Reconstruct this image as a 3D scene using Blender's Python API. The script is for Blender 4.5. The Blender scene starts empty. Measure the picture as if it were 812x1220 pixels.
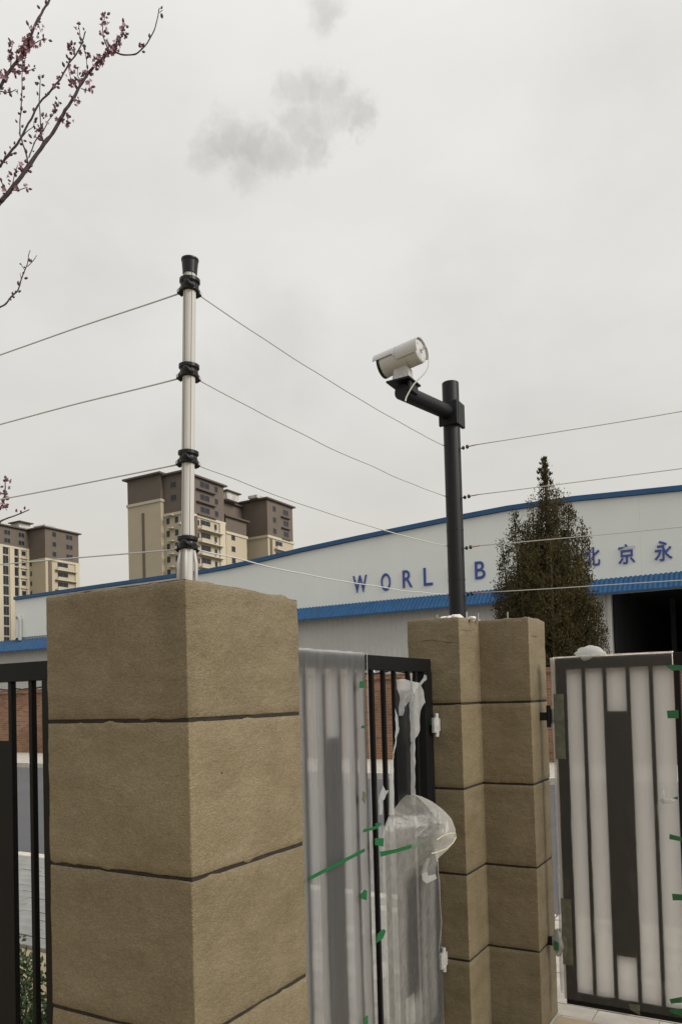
import bpy, math, random
from mathutils import Vector, Matrix, noise
R = math.radians
random.seed(7)
scene = bpy.context.scene
col = scene.collection

# ------------------------------------------------------------------ camera
CAM_F, CAM_PITCH, CAM_ROLL, CAM_CY, CAM_YAW, CAM_H = 914.763, .0311, -.0274, 802.13, .5219, 1.6344
_fw = Vector((-math.sin(CAM_YAW) * math.cos(CAM_PITCH), math.cos(CAM_YAW) * math.cos(CAM_PITCH), math.sin(CAM_PITCH)))
_r0 = Vector((math.cos(CAM_YAW), math.sin(CAM_YAW), 0))
_u0 = _r0.cross(_fw)
_r = math.cos(CAM_ROLL) * _r0 + math.sin(CAM_ROLL) * _u0
_u = -math.sin(CAM_ROLL) * _r0 + math.cos(CAM_ROLL) * _u0
cd = bpy.data.cameras.new('camera')
cam = bpy.data.objects.new('camera', cd)
col.objects.link(cam)
m = Matrix((_r, _u, -_fw)).transposed().to_4x4()
m.translation = Vector((0, 0, CAM_H))
cam.matrix_world = m
cd.sensor_fit = 'HORIZONTAL'
cd.sensor_width = 36
cd.lens = 36 * CAM_F / 812
cd.shift_y = (CAM_CY - 610) / 812
cd.clip_start = .05
cd.clip_end = 3000
scene.camera = cam


def ray(x, y):
    return _fw + _r * ((x - 406) / CAM_F) - _u * ((y - CAM_CY) / CAM_F)


def on(x, y, ax, val):
    d = ray(x, y)
    o = Vector((0, 0, CAM_H))
    return o + d * ((val - o[ax]) / d[ax])


def at_depth(x, y, D):
    return Vector((0, 0, CAM_H)) + ray(x, y) * D


# ------------------------------------------------------------------ sky, sun, exposure
SUN_EL, SUN_AZ = 32, 90      # azimuth clockwise from +Y (the street's far side)
w = bpy.data.worlds.new('World')
scene.world = w
w.use_nodes = True
nt = w.node_tree
nt.nodes.clear()
N = nt.nodes.new
L = nt.links.new
out = N('ShaderNodeOutputWorld')
bg = N('ShaderNodeBackground')
L(bg.outputs[0], out.inputs[0])
tc = N('ShaderNodeTexCoord')
sky = N('ShaderNodeTexSky')
sky.sky_type = 'NISHITA'
sky.sun_disc = False
sky.sun_elevation = R(SUN_EL)
sky.sun_rotation = R(SUN_AZ)
sky.air_density = 1.5
sky.dust_density = 5


def wmath(op, a, b=None, clamp=False):
    n = N('ShaderNodeMath')
    n.operation = op
    n.use_clamp = clamp
    for i, v in enumerate((a, b)):
        if v is None:
            continue
        if isinstance(v, (int, float)):
            n.inputs[i].default_value = v
        else:
            L(v, n.inputs[i])
    return n.outputs[0]


sep = N('ShaderNodeSeparateXYZ')
L(tc.outputs['Generated'], sep.inputs[0])
ramp = N('ShaderNodeValToRGB')       # overcast: brighter overhead, warmer and a little darker low down
cr = ramp.color_ramp
cr.elements[0].position = 0.0
cr.elements[0].color = (.60, .575, .535, 1)
cr.elements[1].position = 1.0
cr.elements[1].color = (1.0, 1.0, .98, 1)
e = cr.elements.new(.22)
e.color = (.675, .655, .61, 1)
e = cr.elements.new(.42)
e.color = (.745, .732, .703, 1)
e = cr.elements.new(.62)
e.color = (.785, .775, .748, 1)
L(sep.outputs[2], ramp.inputs[0])
# soft cloud texture stretched towards the horizon
nz = N('ShaderNodeTexNoise')
nz.inputs['Scale'].default_value = 3.2
nz.inputs['Detail'].default_value = 6
nz.inputs['Roughness'].default_value = .52
mp = N('ShaderNodeMapping')
mp.inputs['Scale'].default_value = (1, 1, 2.2)
mp.inputs['Location'].default_value = (.7, .2, .3)
L(tc.outputs['Generated'], mp.inputs[0])
L(mp.outputs[0], nz.inputs['Vector'])
cl = wmath('MULTIPLY_ADD', nz.outputs[0], .28)
cl.node.inputs[2].default_value = .868
# darker ragged cloud scraps
nz2 = N('ShaderNodeTexNoise')
nz2.inputs['Scale'].default_value = 30
nz2.inputs['Detail'].default_value = 5
nz2.inputs['Roughness'].default_value = .66
L(tc.outputs['Generated'], nz2.inputs['Vector'])
vm = N('ShaderNodeVectorMath')
vm.operation = 'SUBTRACT'
L(nz2.outputs['Color'], vm.inputs[0])
vm.inputs[1].default_value = (.5, .5, .5)
vs = N('ShaderNodeVectorMath')
vs.operation = 'SCALE'
L(vm.outputs[0], vs.inputs[0])
vs.inputs['Scale'].default_value = .05
va = N('ShaderNodeVectorMath')
va.operation = 'ADD'
L(tc.outputs['Generated'], va.inputs[0])
L(vs.outputs[0], va.inputs[1])
acc = None
for (x, y, rad, s) in ((274, 170, 27, 1), (300, 178, 25, 1), (256, 176, 22, .9), (324, 184, 22, .85), (246, 192, 18, .6), (292, 202, 22, .6), (290, 217, 14, .35), (340, 188, 20, .7),
                       (360, 164, 20, .9), (373, 180, 18, .8), (352, 144, 20, .75), (379, 143, 24, .8), (366, 96, 18, .75), (352, 108, 17, .7), (379, 112, 22, 1), (402, 118, 20, .9),
                       (421, 126, 19, .9), (428, 144, 15, .85), (403, 134, 20, .7), (420, 159, 9, .6), (338, 106, 12, .4), (386, 8, 20, .8), (378, 22, 14, .5), (560, 340, 90, .2), (300, 470, 90, .25),
                       (120, 290, 110, .2), (720, 130, 100, .14), (150, 200, 110, .14), (640, 420, 120, .16), (330, 390, 60, .3), (240, 520, 70, .2)):
    d = ray(x, y).normalized()
    dn = N('ShaderNodeVectorMath')
    dn.operation = 'DISTANCE'
    L(va.outputs[0], dn.inputs[0])
    dn.inputs[1].default_value = d
    mr = N('ShaderNodeMapRange')
    mr.interpolation_type = 'SMOOTHSTEP'
    mr.inputs[1].default_value = rad * .2 / CAM_F
    mr.inputs[2].default_value = rad * 1.25 / CAM_F
    mr.inputs[3].default_value = s
    mr.inputs[4].default_value = 0
    L(dn.outputs['Value'], mr.inputs[0])
    acc = mr.outputs[0] if acc is None else wmath('MAXIMUM', acc, mr.outputs[0])
nz3 = N('ShaderNodeTexNoise')
nz3.inputs['Scale'].default_value = 22
nz3.inputs['Detail'].default_value = 5
L(tc.outputs['Generated'], nz3.inputs['Vector'])
mr3 = N('ShaderNodeMapRange')
mr3.inputs[1].default_value = .36
mr3.inputs[2].default_value = .60
mr3.inputs[3].default_value = .62
mr3.inputs[4].default_value = 1
L(nz3.outputs[0], mr3.inputs[0])
acc = wmath('MULTIPLY', acc, mr3.outputs[0])
dark = wmath('MULTIPLY_ADD', acc, -.30)
dark.node.inputs[2].default_value = 1
tot = wmath('MULTIPLY', cl, dark)
mul = N('ShaderNodeVectorMath')
mul.operation = 'SCALE'
L(ramp.outputs[0], mul.inputs[0])
L(tot, mul.inputs['Scale'])
skys = N('ShaderNodeVectorMath')
skys.operation = 'SCALE'
L(sky.outputs[0], skys.inputs[0])
skys.inputs['Scale'].default_value = .004      # a trace of the clear sky behind the cloud layer
add = N('ShaderNodeVectorMath')
add.operation = 'ADD'
L(mul.outputs[0], add.inputs[0])
L(skys.outputs[0], add.inputs[1])
L(add.outputs[0], bg.inputs[0])
bg.inputs[1].default_value = 1.0

sd = bpy.data.lights.new('sun', 'SUN')
sd.energy = 3.0
sd.angle = R(30)
sd.color = (1, .96, .9)
so = bpy.data.objects.new('sun', sd)
col.objects.link(so)
sdir = Vector((math.sin(R(SUN_AZ)) * math.cos(R(SUN_EL)), math.cos(R(SUN_AZ)) * math.cos(R(SUN_EL)), math.sin(R(SUN_EL))))
so.rotation_euler = sdir.to_track_quat('Z', 'Y').to_euler()
so.location = (3, -2, 8)
vs_ = scene.view_settings
scene.display_settings.display_device = 'sRGB'
vs_.view_transform = 'Standard'
vs_.look = 'None'
vs_.gamma = 1
vs_.exposure = 0
scene.cycles.max_bounces = 8
scene.cycles.transparent_max_bounces = 16

# ------------------------------------------------------------------ materials
M = {}


def mat(name, base, rough=.8, metal=0, spec=.5, var=0, vscale=8, detail=5, bump=0, bscale=60, bdist=.01, col2=None, streak=None, clear=0):
    mt = bpy.data.materials.new(name)
    mt.use_nodes = True
    t = mt.node_tree
    b = t.nodes['Principled BSDF']
    b.inputs['Roughness'].default_value = rough
    b.inputs['Metallic'].default_value = metal
    b.inputs['Specular IOR Level'].default_value = spec
    b.inputs['Base Color'].default_value = (*base, 1)
    tcn = t.nodes.new('ShaderNodeTexCoord')
    if var or col2:
        n = t.nodes.new('ShaderNodeTexNoise')
        n.inputs['Scale'].default_value = vscale
        n.inputs['Detail'].default_value = detail
        n.inputs['Roughness'].default_value = .6
        if streak:
            mpp = t.nodes.new('ShaderNodeMapping')
            mpp.inputs['Scale'].default_value = streak
            t.links.new(tcn.outputs['Object'], mpp.inputs[0])
            t.links.new(mpp.outputs[0], n.inputs['Vector'])
        else:
            t.links.new(tcn.outputs['Object'], n.inputs['Vector'])
        r = t.nodes.new('ShaderNodeValToRGB')
        r.color_ramp.elements[0].position = .32
        r.color_ramp.elements[1].position = .68
        c2 = col2 or tuple(min(1, c * (1 + var)) for c in base)
        c1 = tuple(c * (1 - var) for c in base) if not col2 else base
        r.color_ramp.elements[0].color = (*c1, 1)
        r.color_ramp.elements[1].color = (*c2, 1)
        t.links.new(n.outputs[0], r.inputs[0])
        t.links.new(r.outputs[0], b.inputs['Base Color'])
    if bump:
        n2 = t.nodes.new('ShaderNodeTexNoise')
        n2.inputs['Scale'].default_value = bscale
        n2.inputs['Detail'].default_value = 4
        t.links.new(tcn.outputs['Object'], n2.inputs['Vector'])
        bp = t.nodes.new('ShaderNodeBump')
        bp.inputs['Strength'].default_value = bump
        bp.inputs['Distance'].default_value = bdist
        t.links.new(n2.outputs[0], bp.inputs['Height'])
        t.links.new(bp.outputs[0], b.inputs['Normal'])
    M[name] = mt
    return mt


def stucco():
    mt = bpy.data.materials.new('stucco')
    mt.use_nodes = True
    t = mt.node_tree
    b = t.nodes['Principled BSDF']
    b.inputs['Roughness'].default_value = .62
    b.inputs['Specular IOR Level'].default_value = .35
    g = t.nodes.new('ShaderNodeNewGeometry')
    # broad, wiped-on tone changes, long horizontal
    mp1 = t.nodes.new('ShaderNodeMapping')
    mp1.inputs['Scale'].default_value = (1, 1, 2.2)
    t.links.new(g.outputs['Position'], mp1.inputs[0])
    n1 = t.nodes.new('ShaderNodeTexNoise')
    n1.inputs['Scale'].default_value = 4.5
    n1.inputs['Detail'].default_value = 7
    n1.inputs['Roughness'].default_value = .65
    t.links.new(mp1.outputs[0], n1.inputs['Vector'])
    r1 = t.nodes.new('ShaderNodeValToRGB')
    r1.color_ramp.elements[0].position = .3
    r1.color_ramp.elements[1].position = .7
    r1.color_ramp.elements[0].color = (.152, .120, .066, 1)
    r1.color_ramp.elements[1].color = (.214, .174, .109, 1)
    t.links.new(n1.outputs[0], r1.inputs[0])
    # fine trowel crumbs
    mp2 = t.nodes.new('ShaderNodeMapping')
    mp2.inputs['Scale'].default_value = (1, 1, 1.5)
    t.links.new(g.outputs['Position'], mp2.inputs[0])
    n2 = t.nodes.new('ShaderNodeTexNoise')
    n2.inputs['Scale'].default_value = 150
    n2.inputs['Detail'].default_value = 3
    n2.inputs['Roughness'].default_value = .6
    n2.inputs['Distortion'].default_value = .8
    t.links.new(mp2.outputs[0], n2.inputs['Vector'])
    r2 = t.nodes.new('ShaderNodeValToRGB')
    r2.color_ramp.elements[0].position = .38
    r2.color_ramp.elements[1].position = .66
    r2.color_ramp.elements[0].color = (.82, .82, .82, 1)
    r2.color_ramp.elements[1].color = (1.17, 1.17, 1.16, 1)
    t.links.new(n2.outputs[0], r2.inputs[0])
    mx = t.nodes.new('ShaderNodeMixRGB')
    mx.blend_type = 'MULTIPLY'
    mx.inputs[0].default_value = 1
    t.links.new(r1.outputs[0], mx.inputs[1])
    t.links.new(r2.outputs[0], mx.inputs[2])
    oi = t.nodes.new('ShaderNodeObjectInfo')
    mro = t.nodes.new('ShaderNodeMapRange')
    mro.inputs[3].default_value = .93
    mro.inputs[4].default_value = 1.07
    t.links.new(oi.outputs['Random'], mro.inputs[0])
    # faint rain streaks and hand smears
    mp4 = t.nodes.new('ShaderNodeMapping')
    mp4.inputs['Scale'].default_value = (6, 6, 1.3)
    t.links.new(g.outputs['Position'], mp4.inputs[0])
    n4 = t.nodes.new('ShaderNodeTexNoise')
    n4.inputs['Scale'].default_value = 1.6
    n4.inputs['Detail'].default_value = 5
    t.links.new(mp4.outputs[0], n4.inputs['Vector'])
    mr4 = t.nodes.new('ShaderNodeMapRange')
    mr4.inputs[1].default_value = .25
    mr4.inputs[2].default_value = .5
    mr4.inputs[3].default_value = .88
    mr4.inputs[4].default_value = 1.0
    t.links.new(n4.outputs[0], mr4.inputs[0])
    mm = t.nodes.new('ShaderNodeMath')
    mm.operation = 'MULTIPLY'
    t.links.new(mro.outputs[0], mm.inputs[0])
    t.links.new(mr4.outputs[0], mm.inputs[1])
    vsc = t.nodes.new('ShaderNodeVectorMath')
    vsc.operation = 'SCALE'
    t.links.new(mx.outputs[0], vsc.inputs[0])
    t.links.new(mm.outputs[0], vsc.inputs['Scale'])
    t.links.new(vsc.outputs[0], b.inputs['Base Color'])
    n3 = t.nodes.new('ShaderNodeTexNoise')
    n3.inputs['Scale'].default_value = 38
    n3.inputs['Detail'].default_value = 3
    t.links.new(mp2.outputs[0], n3.inputs['Vector'])
    ad = t.nodes.new('ShaderNodeMath')
    ad.operation = 'ADD'
    t.links.new(n2.outputs[0], ad.inputs[0])
    t.links.new(n3.outputs[0], ad.inputs[1])
    bp = t.nodes.new('ShaderNodeBump')
    bp.inputs['Strength'].default_value = .95
    bp.inputs['Distance'].default_value = .0045
    t.links.new(ad.outputs[0], bp.inputs['Height'])
    t.links.new(bp.outputs[0], b.inputs['Normal'])
    M['stucco'] = mt


stucco()


def film(name, transl, transp, dtint=(.72, .73, .74), tint=(.9, .88, .84), diff=.1, gloss=.08, wr=22, bstr=.35, streak=(3, 3, .5), dirt=0):
    """thin milky plastic sheet"""
    mt = bpy.data.materials.new(name)
    mt.use_nodes = True
    t = mt.node_tree
    t.nodes.clear()
    NN = t.nodes.new
    o = NN('ShaderNodeOutputMaterial')
    tr = NN('ShaderNodeBsdfTranslucent')
    tr.inputs[0].default_value = (*tint, 1)
    tp = NN('ShaderNodeBsdfTransparent')
    tp.inputs[0].default_value = (.97, .97, .96, 1)
    df = NN('ShaderNodeBsdfDiffuse')
    df.inputs[0].default_value = (*dtint, 1)
    gl = NN('ShaderNodeBsdfGlossy')
    gl.inputs['Roughness'].default_value = .34
    g = NN('ShaderNodeNewGeometry')
    mp_ = NN('ShaderNodeMapping')
    mp_.inputs['Scale'].default_value = streak
    t.links.new(g.outputs['Position'], mp_.inputs[0])
    n = NN('ShaderNodeTexNoise')
    n.inputs['Scale'].default_value = wr
    n.inputs['Detail'].default_value = 4
    n.inputs['Distortion'].default_value = 1.2
    t.links.new(mp_.outputs[0], n.inputs['Vector'])
    bp = NN('ShaderNodeBump')
    bp.inputs['Strength'].default_value = bstr
    bp.inputs['Distance'].default_value = .01
    t.links.new(n.outputs[0], bp.inputs['Height'])
    for s in (df, gl, tr):
        t.links.new(bp.outputs[0], s.inputs['Normal'])
    tot_ = transl + transp + diff + gloss
    # mix chain
    m1 = NN('ShaderNodeMixShader')
    m1.inputs[0].default_value = diff / (transl + diff)
    t.links.new(tr.outputs[0], m1.inputs[1])
    t.links.new(df.outputs[0], m1.inputs[2])
    m2 = NN('ShaderNodeMixShader')
    t.links.new(m1.outputs[0], m2.inputs[1])
    t.links.new(tp.outputs[0], m2.inputs[2])
    mr_ = NN('ShaderNodeMapRange')
    f = transp / (transl + diff + transp)
    mr_.inputs[1].default_value = .3
    mr_.inputs[2].default_value = .7
    mr_.inputs[3].default_value = f * .75
    mr_.inputs[4].default_value = min(1, f * 1.25)
    t.links.new(n.outputs[0], mr_.inputs[0])
    t.links.new(mr_.outputs[0], m2.inputs[0])
    m3 = NN('ShaderNodeMixShader')
    m3.inputs[0].default_value = gloss / tot_
    t.links.new(m2.outputs[0], m3.inputs[1])
    t.links.new(gl.outputs[0], m3.inputs[2])
    t.links.new(m3.outputs[0], o.inputs[0])
    M[name] = mt


film('film_taut', .82, .08, tint=(1.0, .95, .87), diff=.020, gloss=.02, wr=9, bstr=.12)
film('film_loose', .56, .17, tint=(.74, .74, .73), diff=.05, gloss=.07, wr=16, streak=(4, 4, .35), bstr=.6)
film('film_bag', .26, .50, tint=(.70, .70, .67), diff=.12, gloss=.04, wr=17, streak=(1.5, 1.5, .8), bstr=.6)
film('film_skirt', .48, .24, tint=(.74, .72, .68), diff=.035, gloss=.06, wr=14, streak=(4, 4, .7), bstr=1.0)
film('film_torn', .45, .20, tint=(.8, .8, .77), diff=.17, gloss=.05, wr=30, streak=(1, 1, 1), bstr=.5)

mat('joint', (.018, .014, .011), .95, var=.4, vscale=40, bump=.4, bscale=120)
mat('black_metal', (.0045, .0045, .0052), .5, spec=.18, var=.12, vscale=14, bump=.05, bscale=240, bdist=.001)
mat('pole_black', (.005, .0055, .0075), .48, spec=.3, var=.15, vscale=20, bump=.05, bscale=200, bdist=.001)
mat('aluminium', (.45, .44, .42), .62, metal=.0, spec=.3, var=.08, vscale=5, streak=(20, 20, .8))
mat('slot_dark', (.10, .10, .095), .6)
mat('plastic_black', (.007, .007, .008), .4, spec=.3)
mat('steel', (.42, .42, .42), .35, metal=.8)
mat('wire', (.46, .46, .445), .6)
mat('tape_green', (.006, .095, .028), .4, var=.15, vscale=60)
mat('tape_pale', (.085, .088, .060), .5, var=.3, vscale=30)
mat('white_paint', (.44, .445, .44), .35, var=.05, vscale=12)
mat('galv', (.42, .42, .41), .5, metal=.3, var=.2, vscale=70)
mat('cable', (.62, .61, .58), .5)
mat('rubble_white', (.7, .68, .64), .9, var=.2, vscale=60, bump=.5, bscale=90)
mat('yellow_hem', (.46, .45, .30), .5, var=.15, vscale=40)
mat('red_knot', (.35, .10, .08), .6)
mat('asphalt', (.080, .080, .086), .85, var=.12, vscale=.6, bump=.3, bscale=90, bdist=.01)
mat('soil', (.30, .235, .15), .95, var=.15, vscale=6, bump=.4, bscale=60, bdist=.01)
mat('concrete_sand', (.36, .29, .185), .9, var=.13, vscale=5, bump=.3, bscale=90, bdist=.004)
mat('kerb_stone', (.50, .46, .41), .85, var=.12, vscale=9, bump=.2, bscale=80)
mat('paver_grey', (.23, .225, .215), .85, var=.22, vscale=3, bump=.3, bscale=110, bdist=.003)
mat('paver_pale', (.42, .39, .34), .85, var=.15, vscale=7, bump=.3, bscale=110, bdist=.003)
mat('yard', (.16, .155, .15), .9, var=.15, vscale=.3)
mat('fascia_white', (.70, .73, .695), .5, var=.03, vscale=.25, detail=3)
mat('wall_grey', (.52, .515, .475), .5, var=.06, vscale=.4)
mat('blue_trim', (.022, .085, .20), .45, spec=.3, var=.12, vscale=.8)
mat('blue_sheet', (.013, .075, .185), .5, spec=.3, var=.2, vscale=1.2, streak=(3, 3, .4))
mat('letter_blue', (.035, .060, .27), .5)
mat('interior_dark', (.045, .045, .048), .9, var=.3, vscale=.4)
mat('cream_wall', (.40, .345, .245), .85, var=.05, vscale=.15)
mat('cream_trim', (.46, .41, .31), .85, var=.04, vscale=.2)
mat('brown_wall', (.120, .096, .074), .85, var=.08, vscale=.2)
mat('brown_trim', (.095, .072, .064), .85)
mat('bronze_glass', (.02, .024, .03), .3, spec=.3)
mat('window_frame', (.12, .11, .10), .6)
mat('roof_clutter', (.42, .40, .37), .8, var=.3, vscale=.5)
mat('balcony_wall', (.38, .34, .26), .85, var=.06, vscale=.2)
mat('bark_dark', (.050, .034, .034), .85, var=.3, vscale=60, bump=.5, bscale=150, bdist=.002)
mat('blossom', (.30, .165, .20), .7, var=.25, vscale=60)
mat('bud', (.10, .045, .06), .7, var=.3, vscale=80)
mat('bark', (.09, .065, .045), .9, var=.3, vscale=9, bump=.6, bscale=30)
mat('leaf_shrub', (.050, .085, .028), .6, var=.45, vscale=14)


def leafmat(name, c1, c2, scale):
    mt = mat(name, c1, .75, col2=c2, vscale=scale, detail=6)
    t = mt.node_tree
    b = t.nodes['Principled BSDF']
    b.inputs['Specular IOR Level'].default_value = .1
    return mt


leafmat('juniper', (.038, .036, .015), (.092, .072, .030), 1.3)


def brickmat():
    mt = bpy.data.materials.new('brickwork')
    mt.use_nodes = True
    t = mt.node_tree
    b = t.nodes['Principled BSDF']
    b.inputs['Roughness'].default_value = .9
    g = t.nodes.new('ShaderNodeTexCoord')
    mp_ = t.nodes.new('ShaderNodeMapping')
    mp_.inputs['Rotation'].default_value = (R(90), 0, 0)
    mp_.vector_type = 'POINT'
    sp = t.nodes.new('ShaderNodeSeparateXYZ')
    cb = t.nodes.new('ShaderNodeCombineXYZ')
    t.links.new(g.outputs['Object'], sp.inputs[0])
    t.links.new(sp.outputs[0], cb.inputs[0])
    t.links.new(sp.outputs[2], cb.inputs[1])
    br = t.nodes.new('ShaderNodeTexBrick')
    br.inputs['Scale'].default_value = 1
    br.inputs['Brick Width'].default_value = .25
    br.inputs['Row Height'].default_value = .066
    br.inputs['Mortar Size'].default_value = .006
    br.inputs['Color1'].default_value = (.215, .10, .052, 1)
    br.inputs['Color2'].default_value = (.32, .175, .105, 1)
    br.inputs['Mortar'].default_value = (.30, .25, .20, 1)
    t.links.new(cb.outputs[0], br.inputs[0])
    n = t.nodes.new('ShaderNodeTexNoise')
    n.inputs['Scale'].default_value = 1.3
    n.inputs['Detail'].default_value = 6
    t.links.new(g.outputs['Object'], n.inputs[0])
    r = t.nodes.new('ShaderNodeValToRGB')
    r.color_ramp.elements[0].position = .3
    r.color_ramp.elements[1].position = .75
    r.color_ramp.elements[0].color = (.7, .68, .66, 1)
    r.color_ramp.elements[1].color = (1.15, 1.12, 1.05, 1)
    t.links.new(n.outputs[0], r.inputs[0])
    mx = t.nodes.new('ShaderNodeMixRGB')
    mx.blend_type = 'MULTIPLY'
    mx.inputs[0].default_value = 1
    t.links.new(br.outputs[0], mx.inputs[1])
    t.links.new(r.outputs[0], mx.inputs[2])
    t.links.new(mx.outputs[0], b.inputs['Base Color'])
    bp = t.nodes.new('ShaderNodeBump')
    bp.inputs['Strength'].default_value = .5
    bp.inputs['Distance'].default_value = .01
    bp.invert = True
    t.links.new(br.outputs['Fac'], bp.inputs['Height'])
    t.links.new(bp.outputs[0], b.inputs['Normal'])
    M['brickwork'] = mt


brickmat()

# ------------------------------------------------------------------ object helpers


def tag(o, label=None, cat=None, group=None, kind=None):
    if label:
        o['label'] = label
    if cat:
        o['category'] = cat
    if group:
        o['group'] = group
    if kind:
        o['kind'] = kind
    return o


def thing(name, loc, label, cat, group=None):
    o = bpy.data.objects.new(name, None)
    o.empty_display_size = .1
    o.location = loc
    col.objects.link(o)
    return tag(o, label, cat, group)


def world_loc(o):
    p = Vector((0, 0, 0))
    while o is not None:
        p += o.location
        o = o.parent
    return p


class MB:
    """collects geometry in world coordinates and links it as ONE mesh object"""

    def __init__(s):
        s.v = []
        s.f = []

    def add(s, vs, fs):
        b = len(s.v)
        s.v += [tuple(v) for v in vs]
        s.f += [tuple(i + b for i in f) for f in fs]
        return s

    def box(s, x0, x1, y0, y1, z0, z1):
        return s.add([(x0, y0, z0), (x1, y0, z0), (x1, y1, z0), (x0, y1, z0), (x0, y0, z1), (x1, y0, z1), (x1, y1, z1), (x0, y1, z1)],
                     [(0, 3, 2, 1), (4, 5, 6, 7), (0, 1, 5, 4), (1, 2, 6, 5), (2, 3, 7, 6), (3, 0, 4, 7)])

    def tube(s, pts, rad, n=8, cap=True):
        pts = [Vector(p) for p in pts]
        if not isinstance(rad, (list, tuple)):
            rad = [rad] * len(pts)
        rings = []
        up = None
        for i, p in enumerate(pts):
            t = (pts[min(i + 1, len(pts) - 1)] - pts[max(i - 1, 0)]).normalized()
            if up is None:
                up = t.cross(Vector((0, 0, 1)))
                if up.length < .1:
                    up = t.cross(Vector((0, 1, 0)))
            up = (up - t * up.dot(t)).normalized()
            q = t.cross(up)
            rings.append([p + (up * math.cos(2 * math.pi * k / n) + q * math.sin(2 * math.pi * k / n)) * rad[i] for k in range(n)])
        vs = [v for r_ in rings for v in r_]
        fs = []
        for i in range(len(pts) - 1):
            for k in range(n):
                a, b = i * n + k, i * n + (k + 1) % n
                fs.append((a, b, b + n, a + n))
        if cap:
            fs.append(tuple(range(n - 1, -1, -1)))
            fs.append(tuple((len(pts) - 1) * n + k for k in range(n)))
        return s.add(vs, fs)

    def lathe(s, c, prof, n=20, axis=Vector((0, 0, 1)), cap=True):
        """prof = list of (distance along axis, radius)"""
        axis = Vector(axis).normalized()
        a = axis.cross(Vector((0, 1, 0)) if abs(axis.y) < .9 else Vector((1, 0, 0))).normalized()
        b = axis.cross(a)
        c = Vector(c)
        vs = []
        for (h, r_) in prof:
            for k in range(n):
                t = 2 * math.pi * k / n
                vs.append(c + axis * h + (a * math.cos(t) + b * math.sin(t)) * r_)
        fs = []
        for i in range(len(prof) - 1):
            for k in range(n):
                p, q = i * n + k, i * n + (k + 1) % n
                fs.append((p, q, q + n, p + n))
        if cap:
            fs.append(tuple(range(n - 1, -1, -1)))
            fs.append(tuple((len(prof) - 1) * n + k for k in range(n)))
        return s.add(vs, fs)

    def prism(s, poly, y0, y1, plane='xz'):
        n = len(poly)
        if plane == 'xz':
            f = lambda p, h: (p[0], h, p[1])
        elif plane == 'xy':
            f = lambda p, h: (p[0], p[1], h)
        else:
            f = lambda p, h: (h, p[0], p[1])
        vs = [f(p, y0) for p in poly] + [f(p, y1) for p in poly]
        fs = [tuple(range(n)), tuple(range(2 * n - 1, n - 1, -1))] + [(i, (i + 1) % n, (i + 1) % n + n, i + n) for i in range(n)]
        return s.add(vs, fs)

    def build(s, name, material, parent=None, smooth=False, bevel=0, kind=None, loc=None):
        org = world_loc(parent) if parent is not None else Vector(loc or (0, 0, 0))
        me = bpy.data.meshes.new(name)
        me.from_pydata([Vector(v) - org for v in s.v], [], s.f)
        me.update()
        if smooth:
            me.shade_smooth()
        me.materials.append(M[material] if isinstance(material, str) else material)
        o = bpy.data.objects.new(name, me)
        col.objects.link(o)
        if parent is not None:
            o.parent = parent
        else:
            o.location = org
        if bevel:
            bv = o.modifiers.new('bevel', 'BEVEL')
            bv.width = bevel
            bv.segments = 2
            bv.limit_method = 'ANGLE'
        if kind:
            o['kind'] = kind
        return o


def fixn(o):
    import bmesh
    bm = bmesh.new()
    bm.from_mesh(o.data)
    bmesh.ops.recalc_face_normals(bm, faces=bm.faces)
    bm.to_mesh(o.data)
    bm.free()
    return o


def dup(o, loc=None, parent=None, **tags):
    c = o.copy()
    col.objects.link(c)
    if loc is not None:
        c.location = loc
    c.parent = parent
    return tag(c, **tags)


def dup_tree(o, loc=None, parent=None):
    c = o.copy()
    col.objects.link(c)
    c.parent = parent
    if loc is not None:
        c.location = loc
    for ch in list(o.children):
        dup_tree(ch, None, c)
    return c


# ================================================================== GROUND, ROAD, PAVEMENT
HT = 1500
MB().add([(-HT, -HT, -.125), (HT, -HT, -.125), (HT, HT, -.125), (-HT, HT, -.125)], [(0, 1, 2, 3)]).build('ground', 'yard', kind='structure')
MB().add([(-120, 5.70, -.115), (60, 5.70, -.115), (60, 14.4, -.115), (-120, 14.4, -.115)], [(0, 1, 2, 3)]).build('road', 'asphalt', kind='structure')
tag(MB().box(-120, 60, -30, 3.50, -.4, -.03).build('forecourt', 'concrete_sand', kind='structure'))
MB().box(-120, 60, 14.62, 17.5, -.4, .02).build('far_pavement', 'paver_pale', kind='structure')
MB().box(-120, 60, 3.50, 5.55, -.4, -.035).build('pavement_bed', 'soil', kind='structure')
MB().box(-1.04, 3, 3.30, 3.90, -.3, .006).build('gate_threshold', 'concrete_sand', kind='structure')
# kerbs, stone by stone where they show
nk = thing('near_kerb', (0, 5.63, -.1), None, None)
nk['kind'] = 'structure'
fk = thing('far_kerb', (0, 14.5, -.1), None, None)
fk['kind'] = 'structure'
first = None
x = -14.0
while x < 3:
    g = random.uniform(-.004, .004)
    if first is None:
        first = MB().box(-.492, .492, -.07, .07, -.3, .005).build('kerb_stone', 'kerb_stone', None, bevel=.012)
        first.parent = nk
        first.location = (x, g, .1)
    else:
        dup(first, (x, g, .1 + random.uniform(-.004, .004)), nk)
    x += 1.0
MB().box(-120, -14.5, 5.56, 5.70, -.4, 0).build('kerb_run', 'kerb_stone', nk)
ff = None
x = -24.0
while x < 3:
    if ff is None:
        ff = MB().box(-.49, .49, -.09, .09, -.3, .02).build('kerb_stone', 'kerb_stone', None, bevel=.012)
        ff.parent = fk
        ff.location = (x, 0, .1)
    else:
        dup(ff, (x, random.uniform(-.005, .005), .1 + random.uniform(-.004, .004)), fk)
    x += 1.0
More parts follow.
